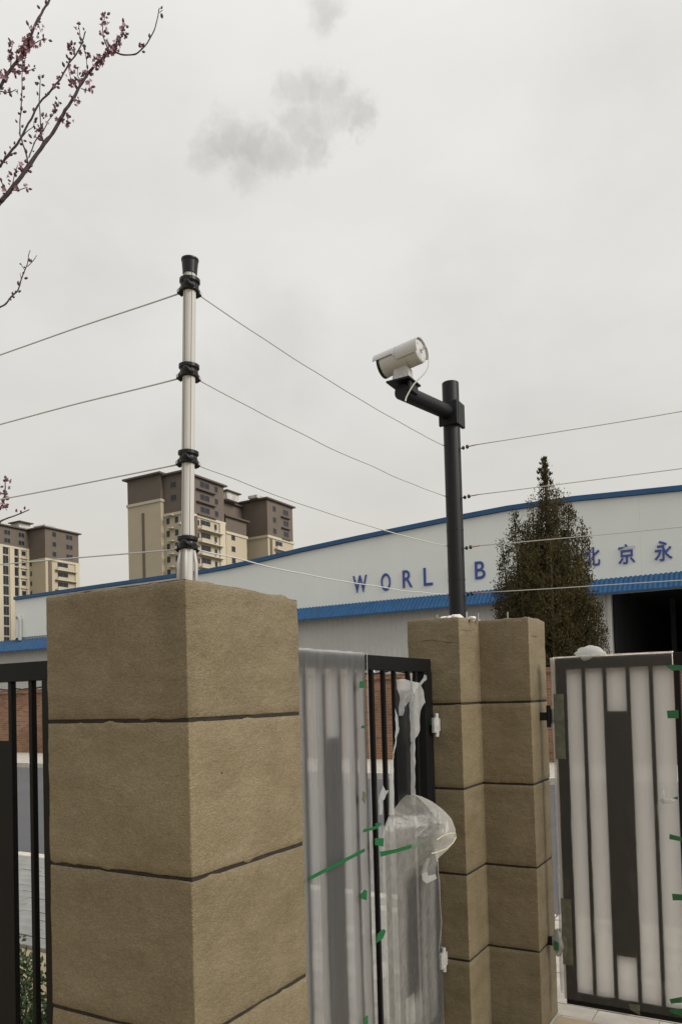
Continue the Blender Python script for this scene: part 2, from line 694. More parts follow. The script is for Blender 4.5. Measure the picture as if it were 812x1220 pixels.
MB().box(-120, -24.5, 14.40, 14.60, -.4, .02).build('kerb_run', 'kerb_stone', fk)
# paving stones between fence and kerb
pv = thing('paver_pavement', (0, 3.5, 0), None, None)
pv['kind'] = 'structure'
pmesh = {}
for nm in ('paver_grey', 'paver_pale'):
    t_ = MB().box(-.146, .146, -.071, .071, -.06, 0).build('paver', nm, None, bevel=.004)
    pmesh[nm] = t_.data
    bpy.data.objects.remove(t_)
cand = []
for j in range(14):
    yy = 3.575 + j * .146
    for i in range(-36, 8):
        xx = i * .296 + (.148 if j % 2 else 0)
        cand.append((xx, yy, j))


def seen(xx, yy):
    d = Vector((xx, yy, -CAM_H))
    z = d.dot(_fw)
    if z < .5:
        return 1e9
    px = 406 + CAM_F * d.dot(_r) / z
    # gaps between fence bars, gate leaves and pillars through which paving shows
    best = min(max(0, a - px, px - b) for a, b in ((18, 56), (430, 450), (650, 685), (660, 815)))
    return best + z * 2


cand.sort(key=lambda c: seen(c[0], c[1]))
rest = MB()
for k, (xx, yy, j) in enumerate(cand):
    dz = random.uniform(-.006, .003)
    pale = (random.random() < .3) if j > 4 else (random.random() < .72)
    if xx > -1.7:
        pale = random.random() < .9
    if xx < -3:
        pale = False
    if k < 290:
        o = bpy.data.objects.new('paver', pmesh['paver_pale' if pale else 'paver_grey'])
        col.objects.link(o)
        o.parent = pv
        o.location = (xx, yy - 3.5, dz)
        o.rotation_euler = (random.uniform(-.01, .01), random.uniform(-.006, .006), random.uniform(-.01, .01))
    elif -10 < xx < 2.2:
        rest.box(xx - .143, xx + .143, yy - .069, yy + .069, -.06, dz)
rest.build('far_pavers', 'paver_grey', pv, kind='stuff')

# ================================================================== PILLARS


def rounded(poly, r_=.0035, step=.012):
    """perimeter points with small rounded corners; returns (point, outward normal)"""
    n = len(poly)
    area = sum(poly[i][0] * poly[(i + 1) % n][1] - poly[(i + 1) % n][0] * poly[i][1] for i in range(n))
    if area < 0:
        poly = poly[::-1]
    out_ = []
    for i in range(n):
        a = Vector(poly[i - 1])
        b = Vector(poly[i])
        c = Vector(poly[(i + 1) % n])
        d1 = (b - a).normalized()
        d2 = (c - b).normalized()
        n1 = Vector((d1.y, -d1.x))
        n2 = Vector((d2.y, -d2.x))
        out_.append((b - d1 * r_ * 1.6, n1))
        out_.append((b - d1 * r_, n1))
        out_.append(((b - d1 * r_ * .3 + d2 * r_ * .3), (n1 + n2).normalized()))
        out_.append((b + d2 * r_, n2))
        out_.append((b + d2 * r_ * 1.6, n2))
        ln = (c - b).length - 2 * r_
        k = max(1, int(ln / step))
        for j in range(1, k):
            out_.append((b + d2 * (r_ + ln * j / k), n2))
    return out_


def block(poly, z0, z1, parent, rag_lo=.0015, rag_hi=.0015, top=False, seed=0):
    per = rounded(poly)
    n = len(per)
    rows = max(2, int((z1 - z0) / .012))
    vs = []
    for j in range(rows + 1):
        z = z0 + (z1 - z0) * j / rows
        edge = min(j, rows - j)
        if edge == 1:
            z = z0 + .0025 if j == 1 else z1 - (.006 if top else .0025)
        inset = .0016 if edge == 0 else 0
        if top and j == rows:
            inset = .005
        for (p, nn) in per:
            q = Vector((p.x, p.y, z))
            nv = noise.noise(q * 9 + Vector((seed, 0, 0))) * .0022 + noise.noise(q * 38) * .0013
            zz = z
            if j == 0:
                zz -= rag_lo * (.4 * noise.noise(q * 60) + max(0, noise.noise(q * 23 + Vector((3, 3, seed))) - .32) * 9)
            if j == rows and not top:
                zz += rag_hi * (.4 * noise.noise(q * 55) + max(0, noise.noise(q * 19 + Vector((9, 3, seed))) - .3) * 9)
            if top and j == rows:
                zz += .005 * noise.noise(q * 26) + .003 * noise.noise(q * 70) - max(0, noise.noise(q * 12 + Vector((1, 7, seed))) - .3) * .03
            vs.append((p.x + nn.x * (nv - inset), p.y + nn.y * (nv - inset), zz))
    fs = []
    for j in range(rows):
        for k in range(n):
            a, b = j * n + k, j * n + (k + 1) % n
            fs.append((a, b, b + n, a + n))
    fs.append(tuple(rows * n + k for k in range(n)))
    fs.append(tuple(range(n - 1, -1, -1)))
    o = MB().add(vs, fs).build('plaster_block', 'stucco', parent, smooth=True)
    me = o.data
    me.polygons[len(me.polygons) - 1].use_smooth = False
    me.polygons[len(me.polygons) - 2].use_smooth = False
    return o


def inset_poly(poly, d):
    n = len(poly)
    area = sum(poly[i][0] * poly[(i + 1) % n][1] - poly[(i + 1) % n][0] * poly[i][1] for i in range(n))
    if area < 0:
        poly = poly[::-1]
    o = []
    for i in range(n):
        a, b, c = Vector(poly[i - 1]), Vector(poly[i]), Vector(poly[(i + 1) % n])
        d1 = (b - a).normalized()
        d2 = (c - b).normalized()
        o.append(tuple(b + Vector((-d1.y, d1.x)) * d + Vector((-d2.y, d2.x)) * d))
    return o


LP = [(-1.822, 1.483), (-1.298, 1.483), (-1.298, 2.000), (-1.822, 2.000)]
lp = thing('gate_pillar', (-1.56, 1.74, 0), 'tan rendered square pillar in the foreground carrying the silver fence pole', 'pillar')
zs = [-.03, .392, .792, 1.192, 1.592]
for i, z in enumerate(zs):
    z1 = 1.945 if i == 4 else zs[i + 1] - .011
    block(LP, z, z1, lp, rag_lo=.0022 if i >= 3 else .001, rag_hi=.0022, top=(i == 4), seed=i * 3.1)
for z in zs[1:]:
    MB().prism(inset_poly(LP, .0035), z - .022, z + .008, 'xy').build('joint_strip', 'joint', lp)
# small pits in the render
for (x, y) in ((264, 921),):
    p = on(x, y, 0, -1.298)
    MB().lathe(p + Vector((-.004, 0, 0)), [(0, .001), (.005, .0028), (.0062, .0012)], 8, axis=(1, 0, 0)).build('nail_head', 'joint', lp)

RP = [(-1.582, 3.412), (-1.314, 3.412), (-1.314, 3.674), (-1.0585, 3.674), (-1.0585, 3.962), (-1.582, 3.962)]
rp = thing('gate_pillar', (-1.32, 3.69, 0), 'tan rendered stepped pillar carrying the black pole with the surveillance camera', 'pillar')
for i, z in enumerate(zs):
    z0 = z if i else 0.0
    z1 = 2.0 if i == 4 else zs[i + 1] - .011
    block(RP, z0, z1, rp, rag_lo=.0008, rag_hi=.0008, top=(i == 4), seed=20 + i * 3.1)
MB().prism(inset_poly(RP, .004), -.1, .02, 'xy').build('joint_strip', 'joint', rp)
for z in zs[1:]:
    MB().prism(inset_poly(RP, .004), z - .022, z + .008, 'xy').build('joint_strip', 'joint', rp)
# hairline cracks in the top course of the stepped pillar


def crack(pxs, ax, val, off, parent):
    pts = []
    for (x, y) in pxs:
        q = on(x, y, ax, val)
        q[ax] += off
        pts.append(q)
    fine = []
    for a, b in zip(pts[:-1], pts[1:]):
        for k in range(5):
            q = a.lerp(b, k / 5)
            q.z += .003 * noise.noise(q * 60)
            fine.append(q)
    fine.append(pts[-1])
    MB().tube(fine, [.0004] + [.0011 + .0006 * noise.noise(q * 40) for q in fine[1:-1]] + [.0004], 5).build('crack', 'joint', parent)


crack([(493, 766), (505, 764), (514, 762.5), (524, 764), (534, 765.5), (545, 765)], 1, 3.412, .0, rp)
crack([(549, 750), (556, 752), (561, 751), (566, 749.5)], 0, -1.314, .0, rp)
crack([(632, 757), (638, 759), (644, 758.5), (649, 759.5)], 0, -1.0585, .0, rp)

# ================================================================== SILVER ELECTRIC-FENCE POLE on the left pillar
PX, PY = -1.536, 1.760
lz = [2.884, 2.625, 2.364, 2.107]
pole = thing('fence_pole', (PX, PY, 1.94), 'silver aluminium fence pole with black clamps and black cap on the foreground pillar', 'pole')
MB().lathe((PX, PY, 1.94), [(0, .0185), (1.0, .0185)], 24).build('tube', 'aluminium', pole, smooth=False)
for a in (R(210), R(262), R(330)):      # channels of the extruded profile
    c = Vector((PX + math.cos(a) * .0178, PY + math.sin(a) * .0178, 0))
    MB().lathe((c.x, c.y, 2.08), [(0, .0022 if a < 4 else .0014), (.86, .0022 if a < 4 else .0014)], 6).build('profile_slot', 'slot_dark', pole)
MB().lathe((PX, PY, 2.920), [(0, .0215), (.012, .0225), (.035, .0245), (.041, .0265), (.045, .0262), (.047, .021)], 24).build('cap', 'plastic_black', pole, smooth=False)


def clamp(z):
    c = Vector((PX, PY, z))
    b = MB()
    b.lathe(c + Vector((0, 0, -.018)), [(0, .020), (.003, .027), (.016, .0275), (.022, .0255), (.028, .031), (.037, .031), (.041, .021)], 22)
    cl_ = b.build('clamp', 'plastic_black', pole, smooth=False)
    for sx, sy in ((-1, -.15), (.15, 1)):       # ear towards each neighbouring wire run
        d = Vector((sx, sy, 0)).normalized()
        q = Vector((-d.y, d.x, 0))
        e_ = c + d * .030 + Vector((0, 0, -.012))
        m_ = MB()
        m_.tube([e_ - d * .012 + Vector((0, 0, .014)), e_, e_ + d * .007 + Vector((0, 0, -.008))], [.010, .012, .009], 10)
        m_.build('wire_holder', 'plastic_black', cl_, smooth=True)
        m_ = MB()
        m_.lathe(e_ - q * .013 + d * .003, [(0, .0045), (.026, .0045)], 8, axis=q)
        m_.build('pin', 'steel', cl_)
    fr = Vector((.45, -.85, 0)).normalized()
    m_ = MB()
    m_.tube([c + fr * .022 + Vector((-.018, 0, .016)), c + fr * .030, c + fr * .023 + Vector((.016, .008, -.014))], [.006, .008, .006], 8)
    m_.build('latch', 'plastic_black', cl_, smooth=True)


for z in lz:
    clamp(z)
# split foot bracket
for a, rr in ((R(170), .027), (R(235), .027), (R(300), .027), (R(20), .027)):
    c = Vector((PX + math.cos(a) * rr, PY + math.sin(a) * rr, 0))
    MB().tube([(c.x, c.y, 1.935), (c.x, c.y, 2.045), (PX + math.cos(a) * .021, PY + math.sin(a) * .021, 2.085)], [.0055, .0055, .004], 8).build('foot_rod', 'aluminium', pole, smooth=True)
MB().lathe((PX, PY, 1.932), [(0, .042), (.006, .042), (.008, .030)], 20).build('base_plate', 'steel', pole)
pole.rotation_euler = (0, .0383, 0)      # leans slightly to the right
tagz = MB()
tagz.lathe((PX + .055, PY + .02, 1.93), [(0, .012), (.012, .008), (.018, .003)], 7)
tag(tagz.build('rubble', 'rubble_white', None, loc=(PX + .055, PY + .02, 1.93)), 'small white lump of mortar beside the foot of the silver pole', 'rubble')

# ================================================================== BLACK CAMERA POLE on the stepped pillar
CX, CY = -1.395, 3.61
cp = thing('camera_pole', (CX, CY, 2.0), 'black steel pole with a cantilever arm rising from the stepped pillar', 'pole')
MB().lathe((CX, CY, 1.99), [(0, .042), (1.21, .042), (1.212, .040)], 28).build('tube', 'pole_black', cp, smooth=False)
A0 = Vector((CX, CY, 3.035))
A1 = Vector((CX - .062, CY - .455, 3.02))
A0 = Vector((CX, CY, 3.045))
arm = MB()
arm.tube([A0, A1], .0365, 22)
arm.build('arm', 'pole_black', cp)
MB().box(CX - .048, CX + .050, CY - .052, CY - .035, 2.975, 3.095).build('bracket_plate', 'pole_black', cp, bevel=.003)
MB().box(CX + .034, CX + .052, CY - .0345, CY + .055, 2.975, 3.095).build('bracket_plate', 'pole_black', cp, bevel=.003)
tp_ = MB().box(A1.x - .055, A1.x + .062, A1.y - .045, A1.y + .085, A1.z + .037, A1.z + .046)
tp_.build('mount_plate', 'pole_black', cp, bevel=.002)
MB().box(A1.x + .040, A1.x + .054, A1.y - .02, A1.y + .07, A1.z - .005, A1.z + .037).build('mount_gusset', 'pole_black', cp, bevel=.002)
MB().lathe((CX, CY, 1.995), [(0, .075), (.008, .075)], 24).build('base_flange', 'pole_black', cp)
for z in (2.45, 2.20):
    MB().lathe((CX, CY, z), [(0, .0432), (.008, .0432)], 28).build('cable_tie', 'plastic_black', cp)
boltp = None
for k, (dx, dy) in enumerate(((-.085, -.06), (.075, -.075), (.095, .03), (-.07, .07))):
    b = MB().lathe((CX + dx, CY + dy, 1.992), [(0, .010), (.010, .010), (.0101, .004), (.040, .004)], 8)
    b.build('anchor_bolt', 'steel', cp)
for k, (dx, dy, sc) in enumerate(((-.04, -.09, 1), (.03, -.10, 1.3), (.075, -.02, .8), (-.09, -.03, .7), (.10, -.06, .6), (.0, -.11, .9))):
    b = MB()
    n_, mm = 10, 6
    c = Vector((CX + dx, CY + dy, 2.0))
    pr = []
    vs = []
    for i in range(mm + 1):
        for j in range(n_):
            th, ph = math.pi * i / mm, 2 * math.pi * j / n_
            d = Vector((math.sin(th) * math.cos(ph), math.sin(th) * math.sin(ph), math.cos(th)))
            rr = .022 * sc * (1 + .5 * noise.noise(d * 2.2 + Vector((k, 0, 0))))
            vs.append(c + Vector((d.x * rr * 1.3, d.y * rr * 1.2, d.z * rr * .75)))
    fs = [(i * n_ + j, i * n_ + (j + 1) % n_, (i + 1) * n_ + (j + 1) % n_, (i + 1) * n_ + j) for i in range(mm) for j in range(n_)]
    b.add(vs, fs)
    spots_ = ['left of', 'in front of', 'right of', 'far left of', 'far right of', 'just in front of']
    tag(b.build('mortar_lump', 'rubble_white', None, smooth=True, loc=c), 'white mortar crumb ' + spots_[k] + ' the foot of the black camera pole', 'mortar', 'mortar crumbs round the foot of the black pole')
# lone screw standing on the pillar top
b = MB().lathe((-1.175, 3.72, 1.995), [(0, .008), (.008, .008), (.0081, .0035), (.040, .0035)], 8)
tag(b.build('screw', 'steel', None, loc=(-1.175, 3.72, 1.995)), 'lone steel screw standing on the right half of the stepped pillar top', 'screw')

# ------------------------------------------------------------------ the surveillance camera
cc = A1 + Vector((0, .02, .046))
sc_ = thing('surveillance_camera', cc, 'white bullet surveillance camera on the end of the black pole arm', 'camera')
ax = Vector((-.93, .06, -.10)).normalized()
bc = cc + Vector((-.016, 0, .112))
bk = bc - ax * .115
MB().lathe(bk, [(0, .046), (.004, .052), (.012, .054), (.190, .054), (.196, .053)], 28, axis=ax).build('housing', 'white_paint', sc_, smooth=False)
MB().lathe(bk + ax * .191, [(0, .0555), (.014, .0555), (.014, .048), (.010, .046)], 28, axis=ax).build('front_bezel', 'plastic_black', sc_)
MB().lathe(bk + ax * .197, [(0, .046), (.003, .045)], 24, axis=ax).build('lens_glass', 'bronze_glass', sc_)
MB().lathe(bk - ax * .004, [(0, .010), (.006, .012)], 12, axis=ax).build('cable_gland', 'galv', sc_)
MB().lathe(bk + ax * .060, [(0, .0546), (.004, .0546)], 28, axis=ax).build('seam_ring', 'galv', sc_)
for k in range(4):
    t = R(45 + 90 * k)
    e0 = ax.cross(Vector((0, 0, 1))).normalized()
    e1 = e0.cross(ax)
    MB().lathe(bk + (e0 * math.cos(t) + e1 * math.sin(t)) * .036 - ax * .002, [(0, .004), (.004, .0045)], 8, axis=ax).build('screw_head', 'galv', sc_)
# sun hood: half shell over the housing, longer at the front
sh = MB()
sd_ = ax.cross(Vector((0, 0, 1))).normalized()
up_ = sd_.cross(ax).normalized()
n_ = 18
vs = []
for li, (h, ex) in enumerate(((-.006, 0), (.10, 0), (.12, .25), (.222, .25))):
    for k in range(n_ + 1):
        half = R(112) if li < 2 else R(80)
        t = -half + 2 * half * k / n_
        for rr in (.0575, .0605):
            vs.append(bk + ax * h + (up_ * math.cos(t) + sd_ * math.sin(t)) * rr)
fs = []
W2 = (n_ + 1) * 2
for li in range(3):
    for k in range(n_):
        a = li * W2 + k * 2
        fs += [(a, a + 2, a + 2 + W2, a + W2), (a + 1, a + 1 + W2, a + 3 + W2, a + 3)]
for li in (0, 3):
    for k in range(n_):
        a = li * W2 + k * 2
        fs.append((a, a + 1, a + 3, a + 2))
for li in range(3):
    for k in (0, n_):
        a = li * W2 + k * 2
        fs.append((a, a + W2, a + W2 + 1, a + 1))
sh.add(vs, fs).build('sun_hood', 'white_paint', sc_)
b = MB()
b.lathe(cc, [(0, .038), (.008, .038), (.012, .026), (.045, .022), (.060, .026), (.078, .020)], 20)
b.build('ball_mount', 'galv', sc_, smooth=False)
b = MB()
b.prism([(cc.x - .046, cc.z + .009), (cc.x + .046, cc.z + .009), (cc.x + .040, cc.z + .060), (cc.x + .020, cc.z + .080), (cc.x - .034, cc.z + .070)], cc.y - .024, cc.y + .024)
fixn(b.build('mount_bracket', 'galv', sc_, bevel=.006))
b = MB()
pts = [bk - ax * .006, bk - ax * .03 + Vector((0, -.006, .004)), bk - ax * .045 + Vector((0, -.014, -.05)), bk - ax * .035 + Vector((.0, -.02, -.11)),
       bk + Vector((-.02, -.045, -.165)), bk + Vector((-.055, -.05, -.215)), bk + Vector((-.062, -.05, -.235))]
sm = []
for i in range(len(pts) - 1):
    p0, p1, p2, p3 = pts[max(i - 1, 0)], pts[i], pts[i + 1], pts[min(i + 2, len(pts) - 1)]
    for k in range(6):
        t = k / 6
        sm.append(.5 * ((2 * p1) + (p2 - p0) * t + (2 * p0 - 5 * p1 + 4 * p2 - p3) * t * t + (3 * p1 - p0 - 3 * p2 + p3) * t ** 3))
sm.append(pts[-1])
b.tube(sm, .0032, 8)
b.build('cable', 'cable', sc_, smooth=True)

# ================================================================== FENCE WIRES


def wire(p, q, sag, rad, label, seed=0, kink=.006):
    p, q = Vector(p), Vector(q)
    n = 40
    pts = []
    for i in range(n + 1):
        t = i / n
        v = p.lerp(q, t)
        v.z -= sag * 4 * t * (1 - t)
        e_ = min(1, min(t, 1 - t) * 10)
        v.z += kink * noise.noise(Vector((t * 6, seed, 0))) * e_
        pts.append(v)
    o = MB().tube(pts, rad, 6).build('fence_wire', 'wire', None, smooth=True, loc=p)
    return tag(o, label, 'wire')


rank = ['topmost', 'second from the top', 'third from the top', 'lowest']
rz = [2.883, 2.626, 2.375, 2.132]
for i in range(4):
    lx = PX + .0383 * (lz[i] - 1.94)
    wire((lx - .036, PY - .004, lz[i] - .014), (lx - 4.5, PY - .02, lz[i] + (.13, .18, .13, .27)[i]), .012, .0023,
         'thin grey wire running left from the silver pole, %s' % rank[i], i)
    wire((lx + .006, PY + .036, lz[i] - .014), (CX - .035, CY - .026, rz[i]), .022, .0022,
         'thin grey wire between the silver pole and the black pole, %s' % rank[i], 10 + i, .007)
ez = [2.861, 2.612, 2.358, 2.126]
for i in range(4):
    s = Vector((CX + .042, CY, ez[i]))
    ins = thing('insulator', s, 'small black wire insulator on the right side of the black pole, %s' % rank[i], 'insulator')
    MB().tube([s, s + Vector((.018, 0, 0))], .0035, 8).build('stem', 'steel', ins)
    MB().lathe(s + Vector((.010, 0, 0)), [(0, .006), (.003, .0095), (.008, .0095), (.012, .006)], 12, axis=(1, 0, 0)).build('disc', 'plastic_black', ins)
    MB().lathe(s + Vector((.030, 0, .002)), [(0, .005), (.003, .010), (.010, .010), (.014, .005)], 12, axis=(1, 0, 0)).build('disc', 'plastic_black', ins)
    MB().tube([s + Vector((.044, 0, .002)), s + Vector((.085, 0, .003))], .0026, 6).build('knot', 'red_knot', ins)
    wire(s + Vector((.085, 0, .003)), (4.2, CY, ez[i] - .01), .05, .0021, 'thin grey wire running right from the black pole, %s' % rank[i], 20 + i)

# ================================================================== FENCES AND GATES


def bars_y(parent, u0, u1, vs, z0, z1):
    base = None
    for (a, b) in vs:
        MB().box(u0, u1, a, b, z0, z1).build('bar', 'black_metal', parent, bevel=.0015)


# --- left fence (runs along X)
lf = thing('railing', (-2.6, 1.74, 0), 'black metal railing at the left edge, fixed to the foreground pillar', 'railing')
FY0, FY1 = 1.722, 1.758
MB().box(-5.0, -1.83, FY0 - .004, FY1 + .004, 1.718, 1.782).build('top_rail', 'black_metal', lf, bevel=.002)
MB().box(-5.0, -1.83, FY0 - .004, FY1 + .004, .08, .14).build('bottom_rail', 'black_metal', lf, bevel=.002)
MB().box(-2.140, -2.100, FY0 - .003, FY1 + .003, .02, 1.717).build('post', 'black_metal', lf, bevel=.002)
k = 0
for b0 in (-2.234, -2.340):
    MB().box(b0 + .013, b0 + .031, 1.730, 1.750, .14, 1.718).build('bar', 'black_metal', lf, bevel=.0015)
MB().box(-2.420 - .10, -2.330, 1.737, 1.743, .30, 1.514).build('infill_panel', 'black_metal', lf, bevel=.001)
for j in range(1, 20):
    b0 = -2.420 - .105 * j - .044
    if b0 > -4.95:
        MB().box(b0 + .013, b0 + .031, 1.730, 1.750, .14, 1.718).build('bar', 'black_metal', lf, bevel=.0015)
for z in (.62,):
    pass

# --- swing gate between the two pillars (runs along Y, plane x about -1.47)
sg = thing('swing_gate', (-1.47, 2.8, 0), 'black barred gate standing open side-on between the two pillars, half wrapped in film', 'gate')
GX0, GX1 = -1.492, -1.452
MB().box(GX0, GX1, 2.02, 3.385, 1.742, 1.803).build('top_rail', 'black_metal', sg, bevel=.002)
MB().box(GX0, GX1, 2.02, 3.385, .095, .165).build('bottom_rail', 'black_metal', sg, bevel=.002)
MB().box(GX0 - .002, GX1 + .002, 3.300, 3.388, .092, 1.741).build('stile', 'black_metal', sg, bevel=.002)
MB().box(GX0, GX1, 2.02, 2.07, .166, 1.741).build('stile', 'black_metal', sg, bevel=.002)
for a in (2.130, 2.250, 2.375, 2.490, 2.612, 2.695, 2.781, 2.886, 2.990, 3.133, 3.212):
    MB().box(-1.472, -1.4535, a - (.006 if a < 2.74 else 0), a + (.023 if a < 2.74 else .017), .166, 1.741).build('bar', 'black_metal', sg, bevel=.0015)
for a, b_, t_ in ((2.3992, 2.4838, 1.49), (3.0072, 3.1328, 1.66)):
    MB().box(-1.461, -1.4545, a, b_, .33, t_).build('infill_panel', 'black_metal', sg, bevel=.001)

# --- right gate (runs along X, plane y about 3.82)
rg = thing('swing_gate', (-.7, 3.83, 0), 'black barred gate right of the stepped pillar, sealed in milky film', 'gate')
RY0, RY1 = 3.812, 3.852
MB().box(-.975, .9, RY0, RY1, 1.736, 1.798).build('top_rail', 'black_metal', rg, bevel=.002)
MB().box(-.975, .9, RY0, RY1, .110, .178).build('bottom_rail', 'black_metal', rg, bevel=.002)
MB().box(-.975, -.918, RY0, RY1, .1785, 1.7355).build('stile', 'black_metal', rg, bevel=.002)
MB().box(-.434, -.410, RY0, RY1, .1785, 1.7355).build('stile', 'black_metal', rg, bevel=.002)
for a in (-.849, -.751, -.645, -.543):
    MB().box(a - .001, a + .022, RY0 + .001, RY1 - .002, .1785, 1.7355).build('bar', 'black_metal', rg, bevel=.0015)
MB().box(-.7278, -.6482, RY0 + .002, RY1 - .012, .375, 1.535).build('infill_panel', 'black_metal', rg, bevel=.001)
for j in range(9):
    a = -.330 + j * .105
    MB().box(a, a + .021, RY0 + .001, RY1 - .002, .1785, 1.7355).build('bar', 'black_metal', rg, bevel=.0015)

# hinges


def hinge(p, axis_x, parent, wrap, name='hinge'):
    b = MB()
    p = Vector(p)
    b.lathe(p + Vector((0, 0, -.055)), [(0, .011), (.05, .011), (.0502, .013), (.06, .013), (.0602, .011), (.11, .011)], 12)
    if axis_x:
        b.box(p.x - .05, p.x - .008, p.y - .012, p.y + .012, p.z - .02, p.z + .02)
        b.box(p.x + .008, p.x + .05, p.y - .006, p.y + .006, p.z - .035, p.z + .035)
    else:
        b.box(p.x - .008, p.x + .008, p.y + .008, p.y + .030, p.z - .03, p.z + .03)
        b.box(p.x - .006, p.x + .006, p.y - .04, p.y - .008, p.z - .035, p.z + .035)
    h = b.build(name, wrap, parent)
    return h


def lump(name, c, r3, material, parent, seed, amp=.35, n_=18, mm=12):
    vs = []
    c = Vector(c)
    for i in range(mm + 1):
        for j in range(n_):
            th, ph = math.pi * i / mm, 2 * math.pi * j / n_
            d = Vector((math.sin(th) * math.cos(ph), math.sin(th) * math.sin(ph), math.cos(th)))
            k_ = 1 + amp * noise.noise(d * 1.8 + Vector((seed, 0, 0))) + amp * .5 * noise.noise(d * 5 + Vector((seed, 4, 0)))
            vs.append(c + Vector((d.x * r3[0], d.y * r3[1], d.z * r3[2])) * k_)
    fs = [(i * n_ + j, i * n_ + (j + 1) % n_, (i + 1) * n_ + (j + 1) % n_, (i + 1) * n_ + j) for i in range(mm) for j in range(n_)]
    return MB().add(vs, fs).build(name, material, parent, smooth=True)


for z in (1.49, .39):
    h = hinge((-1.43, 3.378, z), False, sg, 'galv')
    lump('hinge_wrap', (-1.428, 3.382, z - .004), (.010, .017, .048), 'film_torn', h, z, .3)
    MB().box(-1.452, -1.428, 3.345, 3.362, z + .0, z + .03).build('tape', 'tape_green', h)
for z in (1.51, .40):
    h = hinge((-1.018, 3.83, z), True, rg, 'plastic_black')
    if z < 1:
        lump('hinge_wrap', (-1.006, 3.822, z), (.030, .032, .062), 'film_torn', h, z, .3)
        MB().box(-1.022, -1.000, 3.786, 3.792, z - .03, z + .01).build('tape', 'tape_green', h)

# --- film on the right gate: a taut skin on the front
def sheet(name, mk, parent, ax, u0, u1, z0, z1, nu, nz, pos):
    """ax='y': spans y,z ; ax='x': spans x,z.  pos(s,t,u,z)->offset coordinate"""
    vs = []
    for j in range(nz + 1):
        for i in range(nu + 1):
            s, t = i / nu, j / nz
            u_ = u0 + (u1 - u0) * s
            z_ = z0 + (z1 - z0) * t
            p = pos(s, t, u_, z_)
            if isinstance(p, tuple):
                vs.append(p)
            else:
                vs.append((p, u_, z_) if ax == 'y' else (u_, p, z_))
    fs = [(j * (nu + 1) + i, j * (nu + 1) + i + 1, (j + 1) * (nu + 1) + i + 1, (j + 1) * (nu + 1) + i) for j in range(nz) for i in range(nu)]
    return MB().add(vs, fs).build(name, mk, parent, smooth=True)


def taut(s, t, u_, z_):
    v = RY0 - .0012 - .0008 * (noise.noise(Vector((u_ * 12, z_ * 2, 1))) + .5)
    # slack puckers low on the right
    v -= .005 * max(0, noise.noise(Vector((u_ * 18, z_ * 9, 5)))) * (1 if z_ < 1.1 else .1)
    return v


sheet('film_wrap', 'film_taut', rg, 'x', -.985, -.436, .135, 1.800, 60, 120, taut)
# film folded over the top and down the back
sheet('film_fold', 'film_taut', rg, 'x', -.985, -.436, 0, 1, 40, 3, lambda s, t, u_, z_: (u_, RY0 - .005 + .05 * t, 1.800 + .004 * math.sin(t * 3.1) + .003 * noise.noise(Vector((u_ * 20, t, 2)))))
# side roll of film along the hinge stile (bulges towards the pillar)
sheet('film_side', 'film_bag', rg, 'y', 3.800, 3.875, .16, 1.80, 10, 90,
      lambda s, t, u_, z_: -.985 - (.010 + .014 * (noise.noise(Vector((z_ * 3.2, 3, s))) + .5)) * math.sin(math.pi * min(1, s * 1.2)))
for (z0, z1, dx) in ((1.30, 1.62, 0), (.30, .62, .004)):
    sheet('pale_tape', 'tape_pale', rg, 'x', -.986, -.935, z0, z1, 8, 24,
          lambda s, t, u_, z_: RY0 - .0035 - .001 * noise.noise(Vector((u_ * 30, z_ * 8, 1))) if True else 0)
lump('plastic_bunch', (-.815, 3.838, 1.806), (.074, .03, .040), 'film_torn', rg, 3.3, .35, 24, 14)
# film edge seam and green tapes
MB().tube([(-.437, RY0 - .006, 1.802), (-.436, RY0 - .007, 1.735)], .0022, 6).build('film_hem', 'rubble_white', rg)
MB().tube([(-.98, RY0 - .006, 1.801), (-.7, RY0 - .006, 1.803), (-.437, RY0 - .006, 1.802)], .0014, 6).build('film_hem', 'rubble_white', rg)


def tape(pxs, ax, val, parent, th=.0012, mk='tape_green', lift=0):
    vs = []
    sgn = 1 if ax == 0 else -1
    pts = [on(x, y, ax, val) for x, y in pxs]
    n = len(pts)
    for k in (0, 1):
        for p in pts:
            q = p.copy()
            q[ax] += sgn * (lift + th * k + .0015 * noise.noise(p * 40))
            vs.append(q)
    fs = [tuple(range(n)), tuple(range(2 * n - 1, n - 1, -1))] + [(i, (i + 1) % n, (i + 1) % n + n, i + n) for i in range(n)]
    return fixn(MB().add(vs, fs).build('film_flap' if mk == 'film_torn' else 'tape', mk, parent))


yv = RY0 - .010
tape([(793, 794), (801, 792), (813, 793), (813, 799), (800, 799)], 1, yv, rg)
tape([(794, 847), (808, 846), (808, 856), (795, 856)], 1, yv, rg)
tape([(801, 951), (807, 949), (807, 953)], 1, yv, rg)
tape([(797, 994), (813, 998), (813, 1003), (797, 1000)], 1, yv, rg)
tape([(800, 1065), (813, 1066), (813, 1073), (801, 1073)], 1, yv, rg)
tape([(797, 1191), (812, 1188), (812, 1195), (799, 1196)], 1, yv, rg)
tape([(749, 1196), (762, 1198), (762, 1210), (750, 1203)], 1, yv, rg, mk='tape_pale')
tape([(797, 1203), (814, 1202), (814, 1212), (798, 1207)], 1, yv, rg)
# wrapped latch bar behind the film low on the right bay
lump('latch_wrap', (-.480, 3.792, 1.12), (.030, .008, .012), 'film_torn', rg, 5.5, .3)
lump('latch_wrap', (-.497, 3.792, 1.14), (.006, .008, .035), 'film_torn', rg, 6.5, .3)

# --- film on the left part of the swing gate: loose sheet standing off the bars


